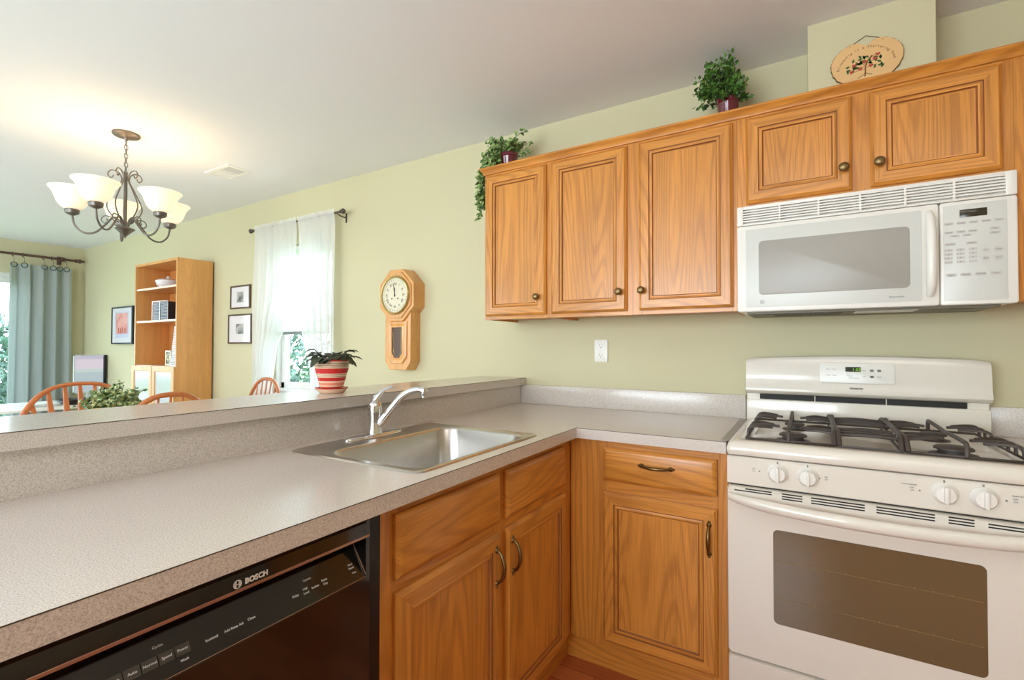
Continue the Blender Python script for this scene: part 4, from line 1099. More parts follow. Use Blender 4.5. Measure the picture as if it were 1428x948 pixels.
# case body behind
bm = N(); prism(bm, [(-.110, -.40), (-.110, .0), (.110, 0), (.110, -.40), (.072, -.455), (-.072, -.455)][::-1], (CX, -.001, CZ - .02), (1, 0, 0), (0, 0, 1), (0, -.090, 0), bev=.003); cs = finish(bm, 'case', pine, ck, smooth=20)
bm = N()
prism(bm, octo(.146, .165, .090), (CX, -.001, CZ), (1, 0, 0), (0, 0, 1), (0, -.104, 0), bev=.004)
prism(bm, octo(.129, .146, .081), (CX, -.105, CZ), (1, 0, 0), (0, 0, 1), (0, -.008, 0), bev=.003); finish(bm, 'octagon_head', pine, ck, smooth=20)
dial_m = mat('cream_dial', srgb(220, 210, 184), rough=.4); gold = mat('brass_bezel', srgb(196, 168, 112), rough=.25, metal=.9)
bm = N(); lathe(bm, [(.122, -.113), (.124, -.120), (.118, -.127), (.111, -.125), (.109, -.116)], (CX, 0, CZ), 48, 'Y', cap=False); finish(bm, 'bezel', gold, ck, smooth=50)
bm = N(); lathe(bm, [(.112, -.1125), (.112, -.1165), (0, -.1168)], (CX, 0, CZ), 48, 'Y'); dl = finish(bm, 'dial', dial_m, ck)
ink = mat('dial_ink', srgb(50, 44, 38), rough=.6)
bm = N()
for k, s in enumerate(('XII', 'I', 'II', 'III', 'IIII', 'V', 'VI', 'VII', 'VIII', 'IX', 'X', 'XI')):
    a = PI / 2 - k * PI / 6; e2_ = Vector((math.cos(a), 0, math.sin(a))); e1_ = Vector((math.sin(a), 0, -math.cos(a)))
    addtext(bm, s, .024, Vector((CX, -.1172, CZ)) + e2_ * .064, e1_, e2_, 'CENTER')
for k in range(31):
    a = PI / 2 - 2 * PI * (k + .5) / 31; e2_ = Vector((math.cos(a), 0, math.sin(a))); e1_ = Vector((math.sin(a), 0, -math.cos(a)))
    addtext(bm, str(k + 1), .0095, Vector((CX, -.1172, CZ)) + e2_ * .094, e1_, e2_, 'CENTER')
finish(bm, 'numerals', ink, dl, smooth=0)
bm = N()
for a_, L_, w_ in ((93, .052, .006), (101, .080, .0035)):
    a = R(a_); d_ = Vector((math.cos(a), 0, math.sin(a))); s_ = Vector((-math.sin(a), 0, math.cos(a)))
    prism(bm, [(-.012, -w_ * .4), (L_ * .8, -w_ * .5), (L_, 0), (L_ * .8, w_ * .5), (-.012, w_ * .4)], Vector((CX, -.1185, CZ)), d_, s_, (0, -.001, 0))
lathe(bm, [(.005, -.117), (.005, -.1205), (0, -.121)], (CX, 0, CZ), 14, 'Y')
finish(bm, 'hands', ink, dl)
bm = N()
for s_ in (-1, 1): lathe(bm, [(.0045, -.1166), (.0045, -.119), (0, -.1192)], (CX + s_ * .026, 0, CZ - .022), 12, 'Y')
finish(bm, 'winding_arbors', ink, dl)
# pendulum door
bm = N()
zz0, zz1 = 1.118, 1.385
outer = [(-.082, zz1), (.082, zz1), (.082, zz0 + .045), (.045, zz0), (-.045, zz0), (-.082, zz0 + .045)]
mid = [(-.045, zz1 - .035), (.045, zz1 - .035), (.045, zz0 + .068), (.022, zz0 + .036), (-.022, zz0 + .036), (-.045, zz0 + .068)]
def fr(poly, y): return [(CX + p[0], y, p[1]) for p in poly]
sc_ = lambda poly, k: [(p[0] * k, (p[1] - 1.25) * (1 - (1 - k) * .4) + 1.25) for p in poly]
loft(bm, [fr(outer, -.0915), fr(outer, -.098), fr(sc_(outer, .94), -.101), fr(sc_(outer, .78), -.101), fr(sc_(mid, 1.25), -.096), fr(sc_(mid, 1.12), -.099), fr(mid, -.099), fr(mid, -.092)], caps=False)
pd = finish(bm, 'pendulum_door', pine, ck, smooth=20)
pg = mat('pendulum_glass', srgb(96, 78, 74), rough=.08, coat=.8)
bm = N(); prism(bm, mid[::-1], (CX, -.0912, 0), (1, 0, 0), (0, 0, 1), (0, -.002, 0)); gl_ = finish(bm, 'glass', pg, pd, smooth=0)
bm = N(); im = sc_(mid, .72); 
tube(bm, [(CX + p[0], -.0936, p[1]) for p in im], .0012, 5, closed=True); im = sc_(mid, .86); tube(bm, [(CX + p[0], -.0936, p[1]) for p in im], .0008, 5, closed=True); finish(bm, 'gilt_lines', gold, pd)

# ------------------------------------------------------------------ pictures
def picture(name, label, x0, x1, z0, z1, fr_w, depth, fm, matw, art, cat='framed picture', group=None):
    t = thing(name, label, cat, ((x0 + x1) / 2, 0, z0), group=group)
    bm = N(); y0_, y1_ = -.001, -depth
    P = lambda i, y: [(x0 + i, y, z0 + i), (x1 - i, y, z0 + i), (x1 - i, y, z1 - i), (x0 + i, y, z1 - i)]
    loft(bm, [P(0, y0_), P(0, y1_ + .002), P(.002, y1_), P(fr_w - .002, y1_), P(fr_w, y1_ + .006)], caps=False); finish(bm, 'frame', fm, t, smooth=20)
    bm = N(); box(bm, x0 + fr_w - .002, x1 - fr_w + .002, y1_ + .006, y1_ + .009, z0 + fr_w - .002, z1 - fr_w + .002); mt = finish(bm, 'mat_board', matw, t, smooth=0)
    return t, mt, y1_ + .006
matb = mat('mat_board', srgb(226, 224, 228), rough=.15, coat=.6)
blkf = mat('black_frame', srgb(26, 30, 34), rough=.3); brnf = mat('brown_frame', srgb(92, 72, 58), rough=.4)
def art_mat(name, c1, c2, sc):
    m, nt, b = newmat(name); t = nt.nodes.new('ShaderNodeTexCoord'); n = nt.nodes.new('ShaderNodeTexNoise'); n.inputs['Scale'].default_value = sc; n.inputs['Detail'].default_value = 3
    nt.links.new(t.outputs['Object'], n.inputs['Vector']); r = nt.nodes.new('ShaderNodeValToRGB'); r.color_ramp.elements[0].position = .4; r.color_ramp.elements[1].position = .6
    r.color_ramp.elements[0].color = c1; r.color_ramp.elements[1].color = c2; nt.links.new(n.outputs['Fac'], r.inputs['Fac']); nt.links.new(r.outputs['Color'], b.inputs['Base Color']); b.inputs['Roughness'].default_value = .3
    return m
t, mt, y_ = picture('framed_picture', 'black deep-framed red abstract print on the wall left of the bookcase', -6.50, -5.97, 1.255, 1.672, .018, .04, blkf, matb, None)
a_m = art_mat('red_print', srgb(206, 120, 112), srgb(222, 160, 150), 9); a_b = mat('blue_border', srgb(176, 178, 200), rough=.4); a_d = mat('dark_red', srgb(170, 70, 50), rough=.5)
bm = N(); box(bm, -6.41, -6.06, y_ - .0008, y_, 1.325, 1.615); fb = finish(bm, 'print_border', a_b, mt, smooth=0)
bm = N(); box(bm, -6.38, -6.09, y_ - .0014, y_ - .0006, 1.37, 1.60); finish(bm, 'print', a_m, mt, smooth=0)
bm = N()
for k in range(4): box(bm, -6.33 + k * .055, -6.30 + k * .055, y_ - .0018, y_ - .0012, 1.375, 1.44 - .01 * (k % 2))
finish(bm, 'print_figures', a_d, mt, smooth=0)
g_m = art_mat('grey_etching', srgb(90, 98, 100), srgb(176, 178, 174), 16)
for (x0_, x1_, z0_, z1_, lb, ins) in ((-4.09, -3.79, 1.555, 1.757, 'small brown-framed grey etching, the upper one of the pair left of the window', (.10, .055)), (-4.12, -3.765, 1.252, 1.508, 'larger brown-framed grey etching, the lower one of the pair left of the window', (.12, .085))):
    t, mt, y_ = picture('framed_etching', lb, x0_, x1_, z0_, z1_, .014, .018, brnf, matb, None, group='pair of etchings')
    bm = N(); box(bm, x0_ + ins[0], x1_ - ins[0], y_ - .0008, y_, z0_ + ins[1], z1_ - ins[1]); finish(bm, 'print', g_m, mt, smooth=0)

# ------------------------------------------------------------------ bookcase
bc = thing('bookcase', 'tall honey-coloured bookcase with open shelves over two glazed doors', 'bookcase', (-4.78, -.16, 0))
BX0, BX1, BY = -5.19, -4.38, -.31
bm = N(); box(bm, BX1 - .02, BX1, BY, -.016, 0.0005, 1.998, .001); finish(bm, 'side_panel', shelfw, bc)
bm = N(); box(bm, BX0, BX0 + .02, BY, -.016, 0.0005, 1.998, .001); finish(bm, 'side_panel', shelfw, bc)
bm = N(); box(bm, BX0 + .02, BX1 - .02, BY + .002, -.016, 1.975, 1.998); finish(bm, 'top_panel', shelfw, bc, smooth=0)
bm = N(); box(bm, BX0 + .02, BX1 - .02, -.024, -.016, .05, 1.975); finish(bm, 'back_panel', wood('bookcase_back', 'z', srgb(206, 140, 78), srgb(170, 105, 52), scale=1.2, contrast=.5, pore=.15), bc, smooth=0)
shedge = mat('pale_shelf_edge', srgb(240, 214, 190), rough=.4)
for z in (1.766, 1.466, 1.055, .56, .08):
    bm = N(); box(bm, BX0 + .02, BX1 - .02, BY + .012, -.024, z - .018, z); s_ = finish(bm, 'shelf', shelfw, bc, smooth=0)
    bm = N(); box(bm, BX0 + .02, BX1 - .02, BY + .009, BY + .012, z - .018, z); finish(bm, 'edge_band', shedge, s_, smooth=0)
frost = mat('frosted_door_glass', srgb(186, 186, 192), rough=.12, coat=.5)
for xa, xb in ((BX0 - .002, -4.79), (-4.782, BX1 + .0 - .002)):
    bm = N(); P = lambda i, y: [(xa + i, y, .09 + i), (xb - i, y, .09 + i), (xb - i, y, 1.05 - i), (xa + i, y, 1.05 - i)]
    loft(bm, [P(0, BY - .001), P(0, BY - .018), P(.045, BY - .018), P(.05, BY - .008)], caps=False); d_ = finish(bm, 'door', shelfw, bc, smooth=20)
    bm = N(); box(bm, xa + .048, xb - .048, BY - .010, BY - .006, .138, 1.002); finish(bm, 'glass', frost, d_, smooth=0)
# things on the shelves
por = mat('white_porcelain', srgb(232, 230, 232), rough=.2)
t = thing('covered_dish', 'white porcelain covered dish on the top shelf of the bookcase', 'dish', (-4.86, -.17, 1.7665))
bm = N(); lathe(bm, [(.055, 0), (.06, .004), (.09, .03), (.098, .055), (.100, .066), (.094, .066), (0, .05)], (-4.86, -.17, 1.7665), 32); finish(bm, 'bowl', por, t)
bm = N(); lathe(bm, [(.105, .0665), (.105, .071), (.09, .080), (.05, .092), (.02, .097), (.012, .100), (.018, .110), (.012, .116), (0, .117)], (-4.86, -.17, 1.7665), 32); finish(bm, 'lid', por, t)
bookc = [srgb(206, 120, 110), srgb(220, 210, 200), srgb(90, 60, 50), srgb(160, 60, 50)]
def book(x0, x1, y0, y1, z0, z1, c, lb, group):
    t = thing('book', lb, 'book', ((x0 + x1) / 2, (y0 + y1) / 2, z0), group=group)
    bm = N(); w_ = .002
    box(bm, x0, x0 + w_, y0, y1, z0, z1); box(bm, x1 - w_, x1, y0, y1, z0, z1); box(bm, x0, x1, y0, y0 + w_, z0, z1); finish(bm, 'cover', mat('book_cover', c, rough=.5), t, smooth=0)
    bm = N(); box(bm, x0 + w_, x1 - w_, y0 + w_, y1 - .004, z0 + .003, z1 - .003); finish(bm, 'pages', mat('paper_edge', srgb(232, 226, 212), rough=.8), t, smooth=0)
for k, (c, lb) in enumerate(((bookc[0], 'thin reddish book standing at the right end of the top shelf'), (bookc[1], 'thin pale book standing on the top shelf, against the bookcase side'))):
    book(-4.425 - k * .020, -4.425 - k * .020 + .018, -.28, -.12, 1.7665, 1.895 - .006 * k, c, lb, 'books on the top shelf')
# CD rack of dark cases on the second shelf
cdm = mat('dark_disc_case', srgb(62, 54, 62), rough=.25); cdl = mat('pale_spine', srgb(112, 106, 112), rough=.4)
k = 0
proto = None
for col_ in range(2):
    for r_ in range(13):
        x0_ = -4.945 + col_ * .150; z_ = 1.4745 + r_ * .0125
        if proto is None:
            t = thing('disc_case', '', 'disc case', (x0_, -.20, z_), local=True, group='disc cases in the rack on the second shelf')
            bm = N(); box(bm, 0, .140, -.06, .06, 0, .0098, .001, seg=1); finish(bm, 'case', cdm, t)
            bm = N(); box(bm, .004, .136, -.0606, -.0598, .003, .0062); finish(bm, 'spine_label', cdl, t, smooth=0)
            proto = t; q = t
        else: q = dup(proto, (x0_, -.20, z_))
        q['label'] = 'dark disc case stacked in the %s column of the wire rack on the bookcase' % ('left' if col_ == 0 else 'right')
        q['group'] = 'disc cases in the %s column' % ('left' if col_ == 0 else 'right')
t = thing('disc_rack', 'chrome wire rack holding two columns of discs on the second shelf', 'rack', (-4.8, -.2, 1.4665))
bm = N()
for x in (-4.9495, -4.8005, -4.6505):
    for y in (-.262, -.138):
        tube(bm, [(x, y, 1.4665), (x, y, 1.642)], .0022, 6)
for y in (-.262, -.138):
    for z in (1.469, 1.642): tube(bm, [(-4.9495, y, z), (-4.6505, y, z)], .0022, 6)
finish(bm, 'wire_frame', chrome, t)
bm = N()
for x in (-4.9495, -4.8005, -4.6505): tube(bm, [(x, -.262, 1.469), (x, -.138, 1.469)], .002, 6)
finish(bm, 'cross_wires', chrome, t)
# small clock radio / speaker picture on third shelf
t = thing('desk_clock', 'small square golden desk clock with a dark round face on the third shelf', 'clock', (-4.74, -.2, 1.0555))
bm = N(); x0_, x1_, zz = -4.80, -4.70, 1.0555
P = lambda i, y, dz=0: [(x0_ + i, y, zz + i), (x1_ - i, y, zz + i), (x1_ - i, y, zz + .135 - i), (x0_ + i, y, zz + .135 - i)]
loft(bm, [P(0, -.17), P(0, -.215), P(.012, -.215), P(.014, -.208)], caps=False); finish(bm, 'frame', mat('gilt_frame', srgb(206, 186, 140), rough=.3, metal=.5), t, smooth=20)
bm = N(); box(bm, x0_ + .012, x1_ - .012, -.208, -.18, zz + .012, zz + .123); f_ = finish(bm, 'face', mat('dark_face', srgb(60, 52, 46), rough=.3), t, smooth=0)
bm = N(); lathe(bm, [(.032, -.2085), (.034, -.213), (.022, -.213), (.020, -.2085)], (-4.75, 0, zz + .075), 24, 'Y', cap=False); lathe(bm, [(.008, -.2085), (.007, -.213), (0, -.214)], (-4.75, 0, zz + .075), 16, 'Y'); finish(bm, 'ring', mat('pale_ring', srgb(200, 190, 160), rough=.4), f_)
# leaning tower of stacked paper items at right of third shelf
stk = [thing('magazine', '', 'magazine', (0, 0, 0), local=True, group='magazines stacked on the third shelf')]
bm = N(); box(bm, -.055, .055, -.105, .105, 0, .0115, .001, seg=1); finish(bm, 'pages', mat('magazine_paper', srgb(226, 222, 226), rough=.5), stk[0])
bm = N(); box(bm, -.056, .056, -.106, .106, .0115, .0128); box(bm, -.056, .056, -.106, .106, -.0006, .0); finish(bm, 'cover', mat('magazine_cover', srgb(150, 140, 170), rough=.4), stk[0], smooth=0)
for k in range(22):
    q = stk[0] if k == 0 else dup(stk[0], (0, 0, 0))
    q.location = (-4.468 + .0032 * k * .55, -.19, 1.0562 + k * .0158)
    q['label'] = 'thin pale magazine in the tall leaning stack on the third shelf'; q['group'] = 'magazines stacked on the third shelf'
    if k: q.scale = (max(.45, 1 - .028 * k), 1, 1)

# ------------------------------------------------------------------ monitor desk in the corner
dk = thing('corner_desk', 'white desk in the far corner under the curtain', 'desk', (-6.6, -.5, 0))
bm = N(); box(bm, -6.95, -6.1, -1.25, -.05, .60, .625, .003); finish(bm, 'desktop', white_m, dk)
for x in (-6.92, -6.13):
    for y in (-1.21, -.09):
        bm = N(); box(bm, x - .02, x + .02, y - .02, y + .02, .0005, .60); finish(bm, 'leg', white_m, dk)
silver = mat('silver_plastic', srgb(200, 204, 208), rough=.3)
mo = thing('monitor', 'silver-framed flat monitor standing on the corner desk', 'monitor', (-6.7, -.15, .625))
bm = N()
box(bm, -6.72, -6.69, -.305, -.295, .70, 1.135); box(bm, -6.72, -6.69, -.305, .0 - .02, 1.125, 1.135); box(bm, -6.72, -6.69, -.305, -.02, .70, .715)
box(bm, -6.735, -6.72, -.30, -.02, .705, 1.13)
fm_ = finish(bm, 'housing', silver, mo)
bm = N(); box(bm, -6.72, -6.685, -.036, -.012, .70, 1.13); finish(bm, 'bezel', blackp, mo)
def screen_mat():  # reflected window glare painted as emissive colour bands
    m, nt, b = newmat('screen_painted_glare'); t = nt.nodes.new('ShaderNodeTexCoord'); s = nt.nodes.new('ShaderNodeSeparateXYZ'); nt.links.new(t.outputs['Object'], s.inputs[0])
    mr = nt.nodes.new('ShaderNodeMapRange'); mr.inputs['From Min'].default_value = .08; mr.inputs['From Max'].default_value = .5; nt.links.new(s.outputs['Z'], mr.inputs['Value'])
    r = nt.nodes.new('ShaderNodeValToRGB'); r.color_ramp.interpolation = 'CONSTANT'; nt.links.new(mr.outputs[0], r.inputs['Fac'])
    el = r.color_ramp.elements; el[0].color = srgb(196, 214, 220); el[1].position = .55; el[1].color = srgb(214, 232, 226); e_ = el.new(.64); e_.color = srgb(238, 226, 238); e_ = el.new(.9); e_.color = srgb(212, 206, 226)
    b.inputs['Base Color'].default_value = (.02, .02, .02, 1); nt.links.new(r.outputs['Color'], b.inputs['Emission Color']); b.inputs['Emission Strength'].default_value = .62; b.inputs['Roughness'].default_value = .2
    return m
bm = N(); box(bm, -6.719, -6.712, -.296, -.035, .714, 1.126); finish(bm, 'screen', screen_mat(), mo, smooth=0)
bm = N(); box(bm, -6.74, -6.715, -.18, -.14, .635, .72); box(bm, -6.80, -6.64, -.26, -.06, .6255, .637, .003); finish(bm, 'stand', silver, mo)
t = thing('printer', 'low black rounded device on the corner desk in front of the curtain', 'printer', (-6.35, -.38, .6255))
bm = N(); prism(bm, [(-.13, 0), (.13, 0), (.13, .035), (.09, .052), (-.09, .052), (-.13, .035)][::-1], (-6.5, -.37, .6255), (0, 1, 0), (0, 0, 1), (.3, 0, 0), bev=.004); finish(bm, 'body', blackp, t)
bm = N(); box(bm, -6.2, -6.192, -.44, -.30, .640, .650); finish(bm, 'tray_slot', dark, t)
o = thing('paper_stack', 'loose stack of white papers on the corner desk', 'papers', (-6.4, -.65, .6255))
bm = N()
for k in range(7):
    a = random.uniform(-.3, .3); c_ = Vector((-6.4 + random.uniform(-.03, .03), -.66 + random.uniform(-.03, .03), .626 + k * .0035)); e1_ = Vector((math.cos(a), math.sin(a), 0)); e2_ = Vector((-math.sin(a), math.cos(a), 0))
    prism(bm, [(-.14, -.105), (.14, -.105), (.14, .105), (-.14, .105)], c_, e1_, e2_, (0, 0, .002))
finish(bm, 'sheets', mat('white_paper', srgb(240, 240, 238), rough=.7), o, smooth=0)

# ------------------------------------------------------------------ curtains
def cloth_mat(name, col, transp, transl, weave=True):
    m = bpy.data.materials.new(name); m.use_nodes = True; nt = m.node_tree; nt.nodes.clear(); L = nt.links.new
    o = nt.nodes.new('ShaderNodeOutputMaterial'); d = nt.nodes.new('ShaderNodeBsdfDiffuse'); tl = nt.nodes.new('ShaderNodeBsdfTranslucent'); tr = nt.nodes.new('ShaderNodeBsdfTransparent')
    d.inputs['Color'].default_value = col; tl.inputs['Color'].default_value = col
    m1 = nt.nodes.new('ShaderNodeMixShader'); m1.inputs[0].default_value = transl; L(d.outputs[0], m1.inputs[1]); L(tl.outputs[0], m1.inputs[2])
    m2 = nt.nodes.new('ShaderNodeMixShader'); m2.inputs[0].default_value = transp; L(m1.outputs[0], m2.inputs[1]); L(tr.outputs[0], m2.inputs[2]); L(m2.outputs[0], o.inputs[0])
    return m
sheer = cloth_mat('white_sheer', (.88, .88, .88, 1), .24, .38)
rodm = mat('dark_bronze_rod', srgb(84, 78, 72), rough=.4, metal=.6)
def sheet(bm, f, nu, nv):
    vs = [[bm.verts.new(f(i / nu, j / nv)) for i in range(nu + 1)] for j in range(nv + 1)]
    for j in range(nv):
        for i in range(nu): bm.faces.new((vs[j][i], vs[j][i + 1], vs[j + 1][i + 1], vs[j + 1][i]))
def interp(tab, z):
    for (z0_, v0), (z1_, v1) in zip(tab, tab[1:]):
        if z0_ >= z >= z1_: 
            u = (z0_ - z) / (z0_ - z1_ + 1e-9); u = u * u * (3 - 2 * u); return v0 + (v1 - v0) * u
    return tab[-1][1]
def sheer_panel(lb, out, inn, nf, ph):
    t = thing('sheer_curtain', lb, 'curtain', (out[0][1], -.08, 2.16), group='sheer curtains')
    bm = N()
    def f(u, v):
        z = 2.205 - v * (2.205 - .25); xo, xi = interp(out, z), interp(inn, z)
        x = xo + (xi - xo) * u
        A = .006 + .016 * min(1, v * 3)
        w_ = math.sin(u * nf * 2 * PI + ph + .6 * math.sin(v * 5 + ph)) + .35 * math.sin(u * nf * 4.3 * PI + ph * 2)
        pk = max(0, 1 - v / .05); return Vector((x + .004 * math.sin(u * 31 + v * 2), -.08 - (A * w_ * .8) * (1 - .7 * pk) - .014 * pk, z + (.004 * math.sin(u * 60) if v == 0 else 0)))
    sheet(bm, f, 120, 40)
    finish(bm, 'cloth', sheer, t, smooth=180)
    return t
sheer_panel('white sheer curtain panel hanging over the left half of the window', [(2.21, -3.60), (1.6, -3.61), (.2, -3.62)], [(2.21, -3.052), (1.7, -3.055), (1.35, -3.22), (1.2, -3.32), (.9, -3.38), (.2, -3.40)], 6, .4)
sheer_panel('white sheer curtain panel hanging over the right half of the window', [(2.21, -2.62), (1.6, -2.62), (.2, -2.63)], [(2.21, -3.04), (1.7, -3.04), (1.35, -2.99), (1.03, -2.88), (.7, -2.85), (.2, -2.83)], 5.5, 1.7)
t = thing('curtain_rod', 'short dark rod with small finials holding the white sheers', 'curtain rod', (-3.1, -.08, 2.18))
bm = N(); tube(bm, [(-3.64, -.08, 2.178), (-2.57, -.08, 2.178)], .007, 10); finish(bm, 'rod', rodm, t)
for x, s_ in ((-3.64, -1), (-2.57, 1)):
    bm = N(); lathe(bm, [(.008, 0), (.013, s_ * .004), (.013, s_ * .010), (.009, s_ * .014), (.017, s_ * .024), (.019, s_ * .032), (.012, s_ * .044), (.004, s_ * .052), (0, s_ * .053)], (x, -.08, 2.178), 16, 'X'); finish(bm, 'finial', rodm, t)
    bm = N(); tube(bm, [(x - s_ * .03, -.001, 2.155), (x - s_ * .03, -.05, 2.158), (x - s_ * .03, -.08, 2.170)], .005, 8); box(bm, x - s_ * .03 - .008, x - s_ * .03 + .008, -.004, -.0005, 2.12, 2.19, .001); finish(bm, 'bracket', rodm, t)
# roller shade behind the sheers
shade_m = cloth_mat('white_shade_cloth', (.95, .95, .93, 1), .12, .85)
t = thing('roller_shade', 'white roller shade pulled half way down behind the sheers', 'window shade', (-3.11, .03, 2.0))
bm = N(); box(bm, -3.435, -2.795, .012, .013, 1.345, 1.99); finish(bm, 'cloth', shade_m, t, smooth=0)
bm = N(); lathe(bm, [(.018, -3.437), (.018, -2.793)], (0, .015, 2.005), 16, 'X'); finish(bm, 'roller', white_m, t)
bm = N(); box(bm, -3.435, -2.795, .006, .018, 1.322, 1.347, .003); finish(bm, 'bottom_rail', mat('grey_rail', srgb(128, 132, 130), rough=.5), t)
# teal curtain on the left wall
teal = cloth_mat('teal_cloth', srgb(176, 184, 182), .0, .32)
t = thing('drape', 'grey-green drape hanging beside the sliding glass door', 'curtain', (-7.33, -.42, 2.1))
bm = N()
def f(u, v):
    y = -.70 + .54 * u; z = 2.165 - v * 2.14
    A = .022 + .014 * v
    w_ = math.sin(u * 4.2 * 2 * PI + .5 + .3 * math.sin(v * 3)) + .3 * math.sin(u * 9.7 * 2 * PI + 1)
    return Vector((-7.34 + A * w_, y + .03 * (v - .3) * (u - .5) + .01 * math.sin(w_ * 2), z))
sheet(bm, f, 110, 30); finish(bm, 'cloth', teal, t, smooth=180)
bronze = mat('dark_wood_rod', srgb(84, 56, 48), rough=.4)
ringm = mat('curtain_ring_bronze', srgb(60, 68, 68), rough=.4, metal=.5)
t = thing('drape_rod', 'dark turned wooden curtain rod on the left wall with finials', 'curtain rod', (-7.32, -1.4, 2.27))
bm = N(); tube(bm, [(-7.33, -2.75, 2.268), (-7.33, -.12, 2.268)], .014, 12); finish(bm, 'rod', bronze, t)
for yb, s_ in ((-.12, 1), (-2.75, -1)):
    bm = N(); lathe(bm, [(.014, 0), (.024, s_ * .004), (.024, s_ * .012), (.014, s_ * .018), (.026, s_ * .035), (.028, s_ * .048), (.018, s_ * .062), (.010, s_ * .068), (.014, s_ * .078), (.008, s_ * .088), (0, s_ * .09)], (-7.33, yb, 2.268), 18, 'Y'); finish(bm, 'finial', bronze, t)
for yb in (-.24, -2.6):
    bm = N(); box(bm, XL + .001, XL + .012, yb - .02, yb + .02, 2.21, 2.31, .003); tube(bm, [(XL + .01, yb, 2.25), (-7.38, yb, 2.245), (-7.33, yb, 2.250)], .010, 8)
    lathe(bm, [(.015, -.02), (.024, -.018), (.024, .018), (.015, .02)], (-7.33, yb, 2.268), 16, 'Y', cap=False); finish(bm, 'bracket', bronze, t)
first = None
for k, y in enumerate((-.665, -.58, -.41, -.335, -.275, -.215)):
    if first is None:
        q = thing('curtain_ring', '', 'curtain ring', (-7.33, y, 2.268), local=True)
        bm = N(); tube(bm, [(.024 * math.cos(a * PI / 10), 0, .024 * math.sin(a * PI / 10) - .006) for a in range(20)], .003, 6, closed=True); finish(bm, 'rod_ring', bronze, q)
        bm = N(); tube(bm, [(.012, .026 * math.cos(a * PI / 10), .026 * math.sin(a * PI / 10) - .125) for a in range(20)], .0045, 6, closed=True); tube(bm, [(0, 0, -.03), (.012, 0, -.098)], .002, 5); finish(bm, 'grommet', ringm, q)
        first = q
    else: q = dup(first, (-7.33, y, 2.268))
    q.location.x = -7.33 + .0
    q['label'] = 'dark ring on the wooden rod holding up the grey-green drape'; q['group'] = 'rings of the grey-green drape'
for o in [o for o in bpy.data.objects if o.name.startswith('curtain_ring')]:
    for c in o.children:
        if c.name.startswith('grommet'): c.location.x = .045

# ------------------------------------------------------------------ dining table, chairs, plant
TX, TY = -3.07, -1.2
t = thing('dining_table', 'round wooden dining table under the chandelier, mostly hidden by the bar', 'table', (TX, TY, 0))
bm = N(); lathe(bm, [(.42, .725), (.45, .73), (.455, .742), (.45, .755), (0, .756)], (TX, TY, 0), 48); finish(bm, 'tabletop', tablew, t)
bm = N(); lathe(bm, [(.06, .12), (.07, .2), (.05, .35), (.075, .5), (.05, .62), (.09, .70), (.12, .725)], (TX, TY, 0), 24); finish(bm, 'pedestal', chairw, t)
for k in range(4):
    a = k * PI / 2 + PI / 4; bm = N(); tube(bm, spline([(TX + .04 * math.cos(a), TY + .04 * math.sin(a), .17), (TX + .2 * math.cos(a), TY + .2 * math.sin(a), .13), (TX + .38 * math.cos(a), TY + .38 * math.sin(a), .026)], 4), .026, 8); finish(bm, 'leg', chairw, t)
# plant
t = thing('potted_plant', 'variegated leafy plant in an ochre pot on the dining table', 'potted plant', (TX, TY, .7562))
ochre = mat('ochre_pot', srgb(196, 150, 50), rough=.35)
pot(t, TX, TY, .7562, .085, .135, ochre)
vleaf = leafmat('variegated_leaves', srgb(84, 118, 66), srgb(206, 214, 158))
bm = N(); bs = N(); random.seed(21)
for k in range(80):
    d_ = rnd_dir(.0); L_ = random.uniform(.08, .15)
    base = Vector((TX, TY, .875)) + Vector((d_.x * .04, d_.y * .04, 0)); tip = base + Vector((d_.x * L_ * .86, d_.y * L_ * .86, d_.z * L_ * .9 + .02))
    tube(bs, [base, (base + tip) / 2 + Vector((0, 0, .01)), tip], .0015, 4)
    for j in range(16):
        u = random.uniform(.2, 1.05); leaf(bm, base.lerp(tip, u), rnd_dir(-.3), rnd_dir(), random.uniform(.02, .032), random.uniform(.014, .022))
finish(bm, 'foliage', vleaf, t, smooth=0); finish(bs, 'stems', stem_m, t)

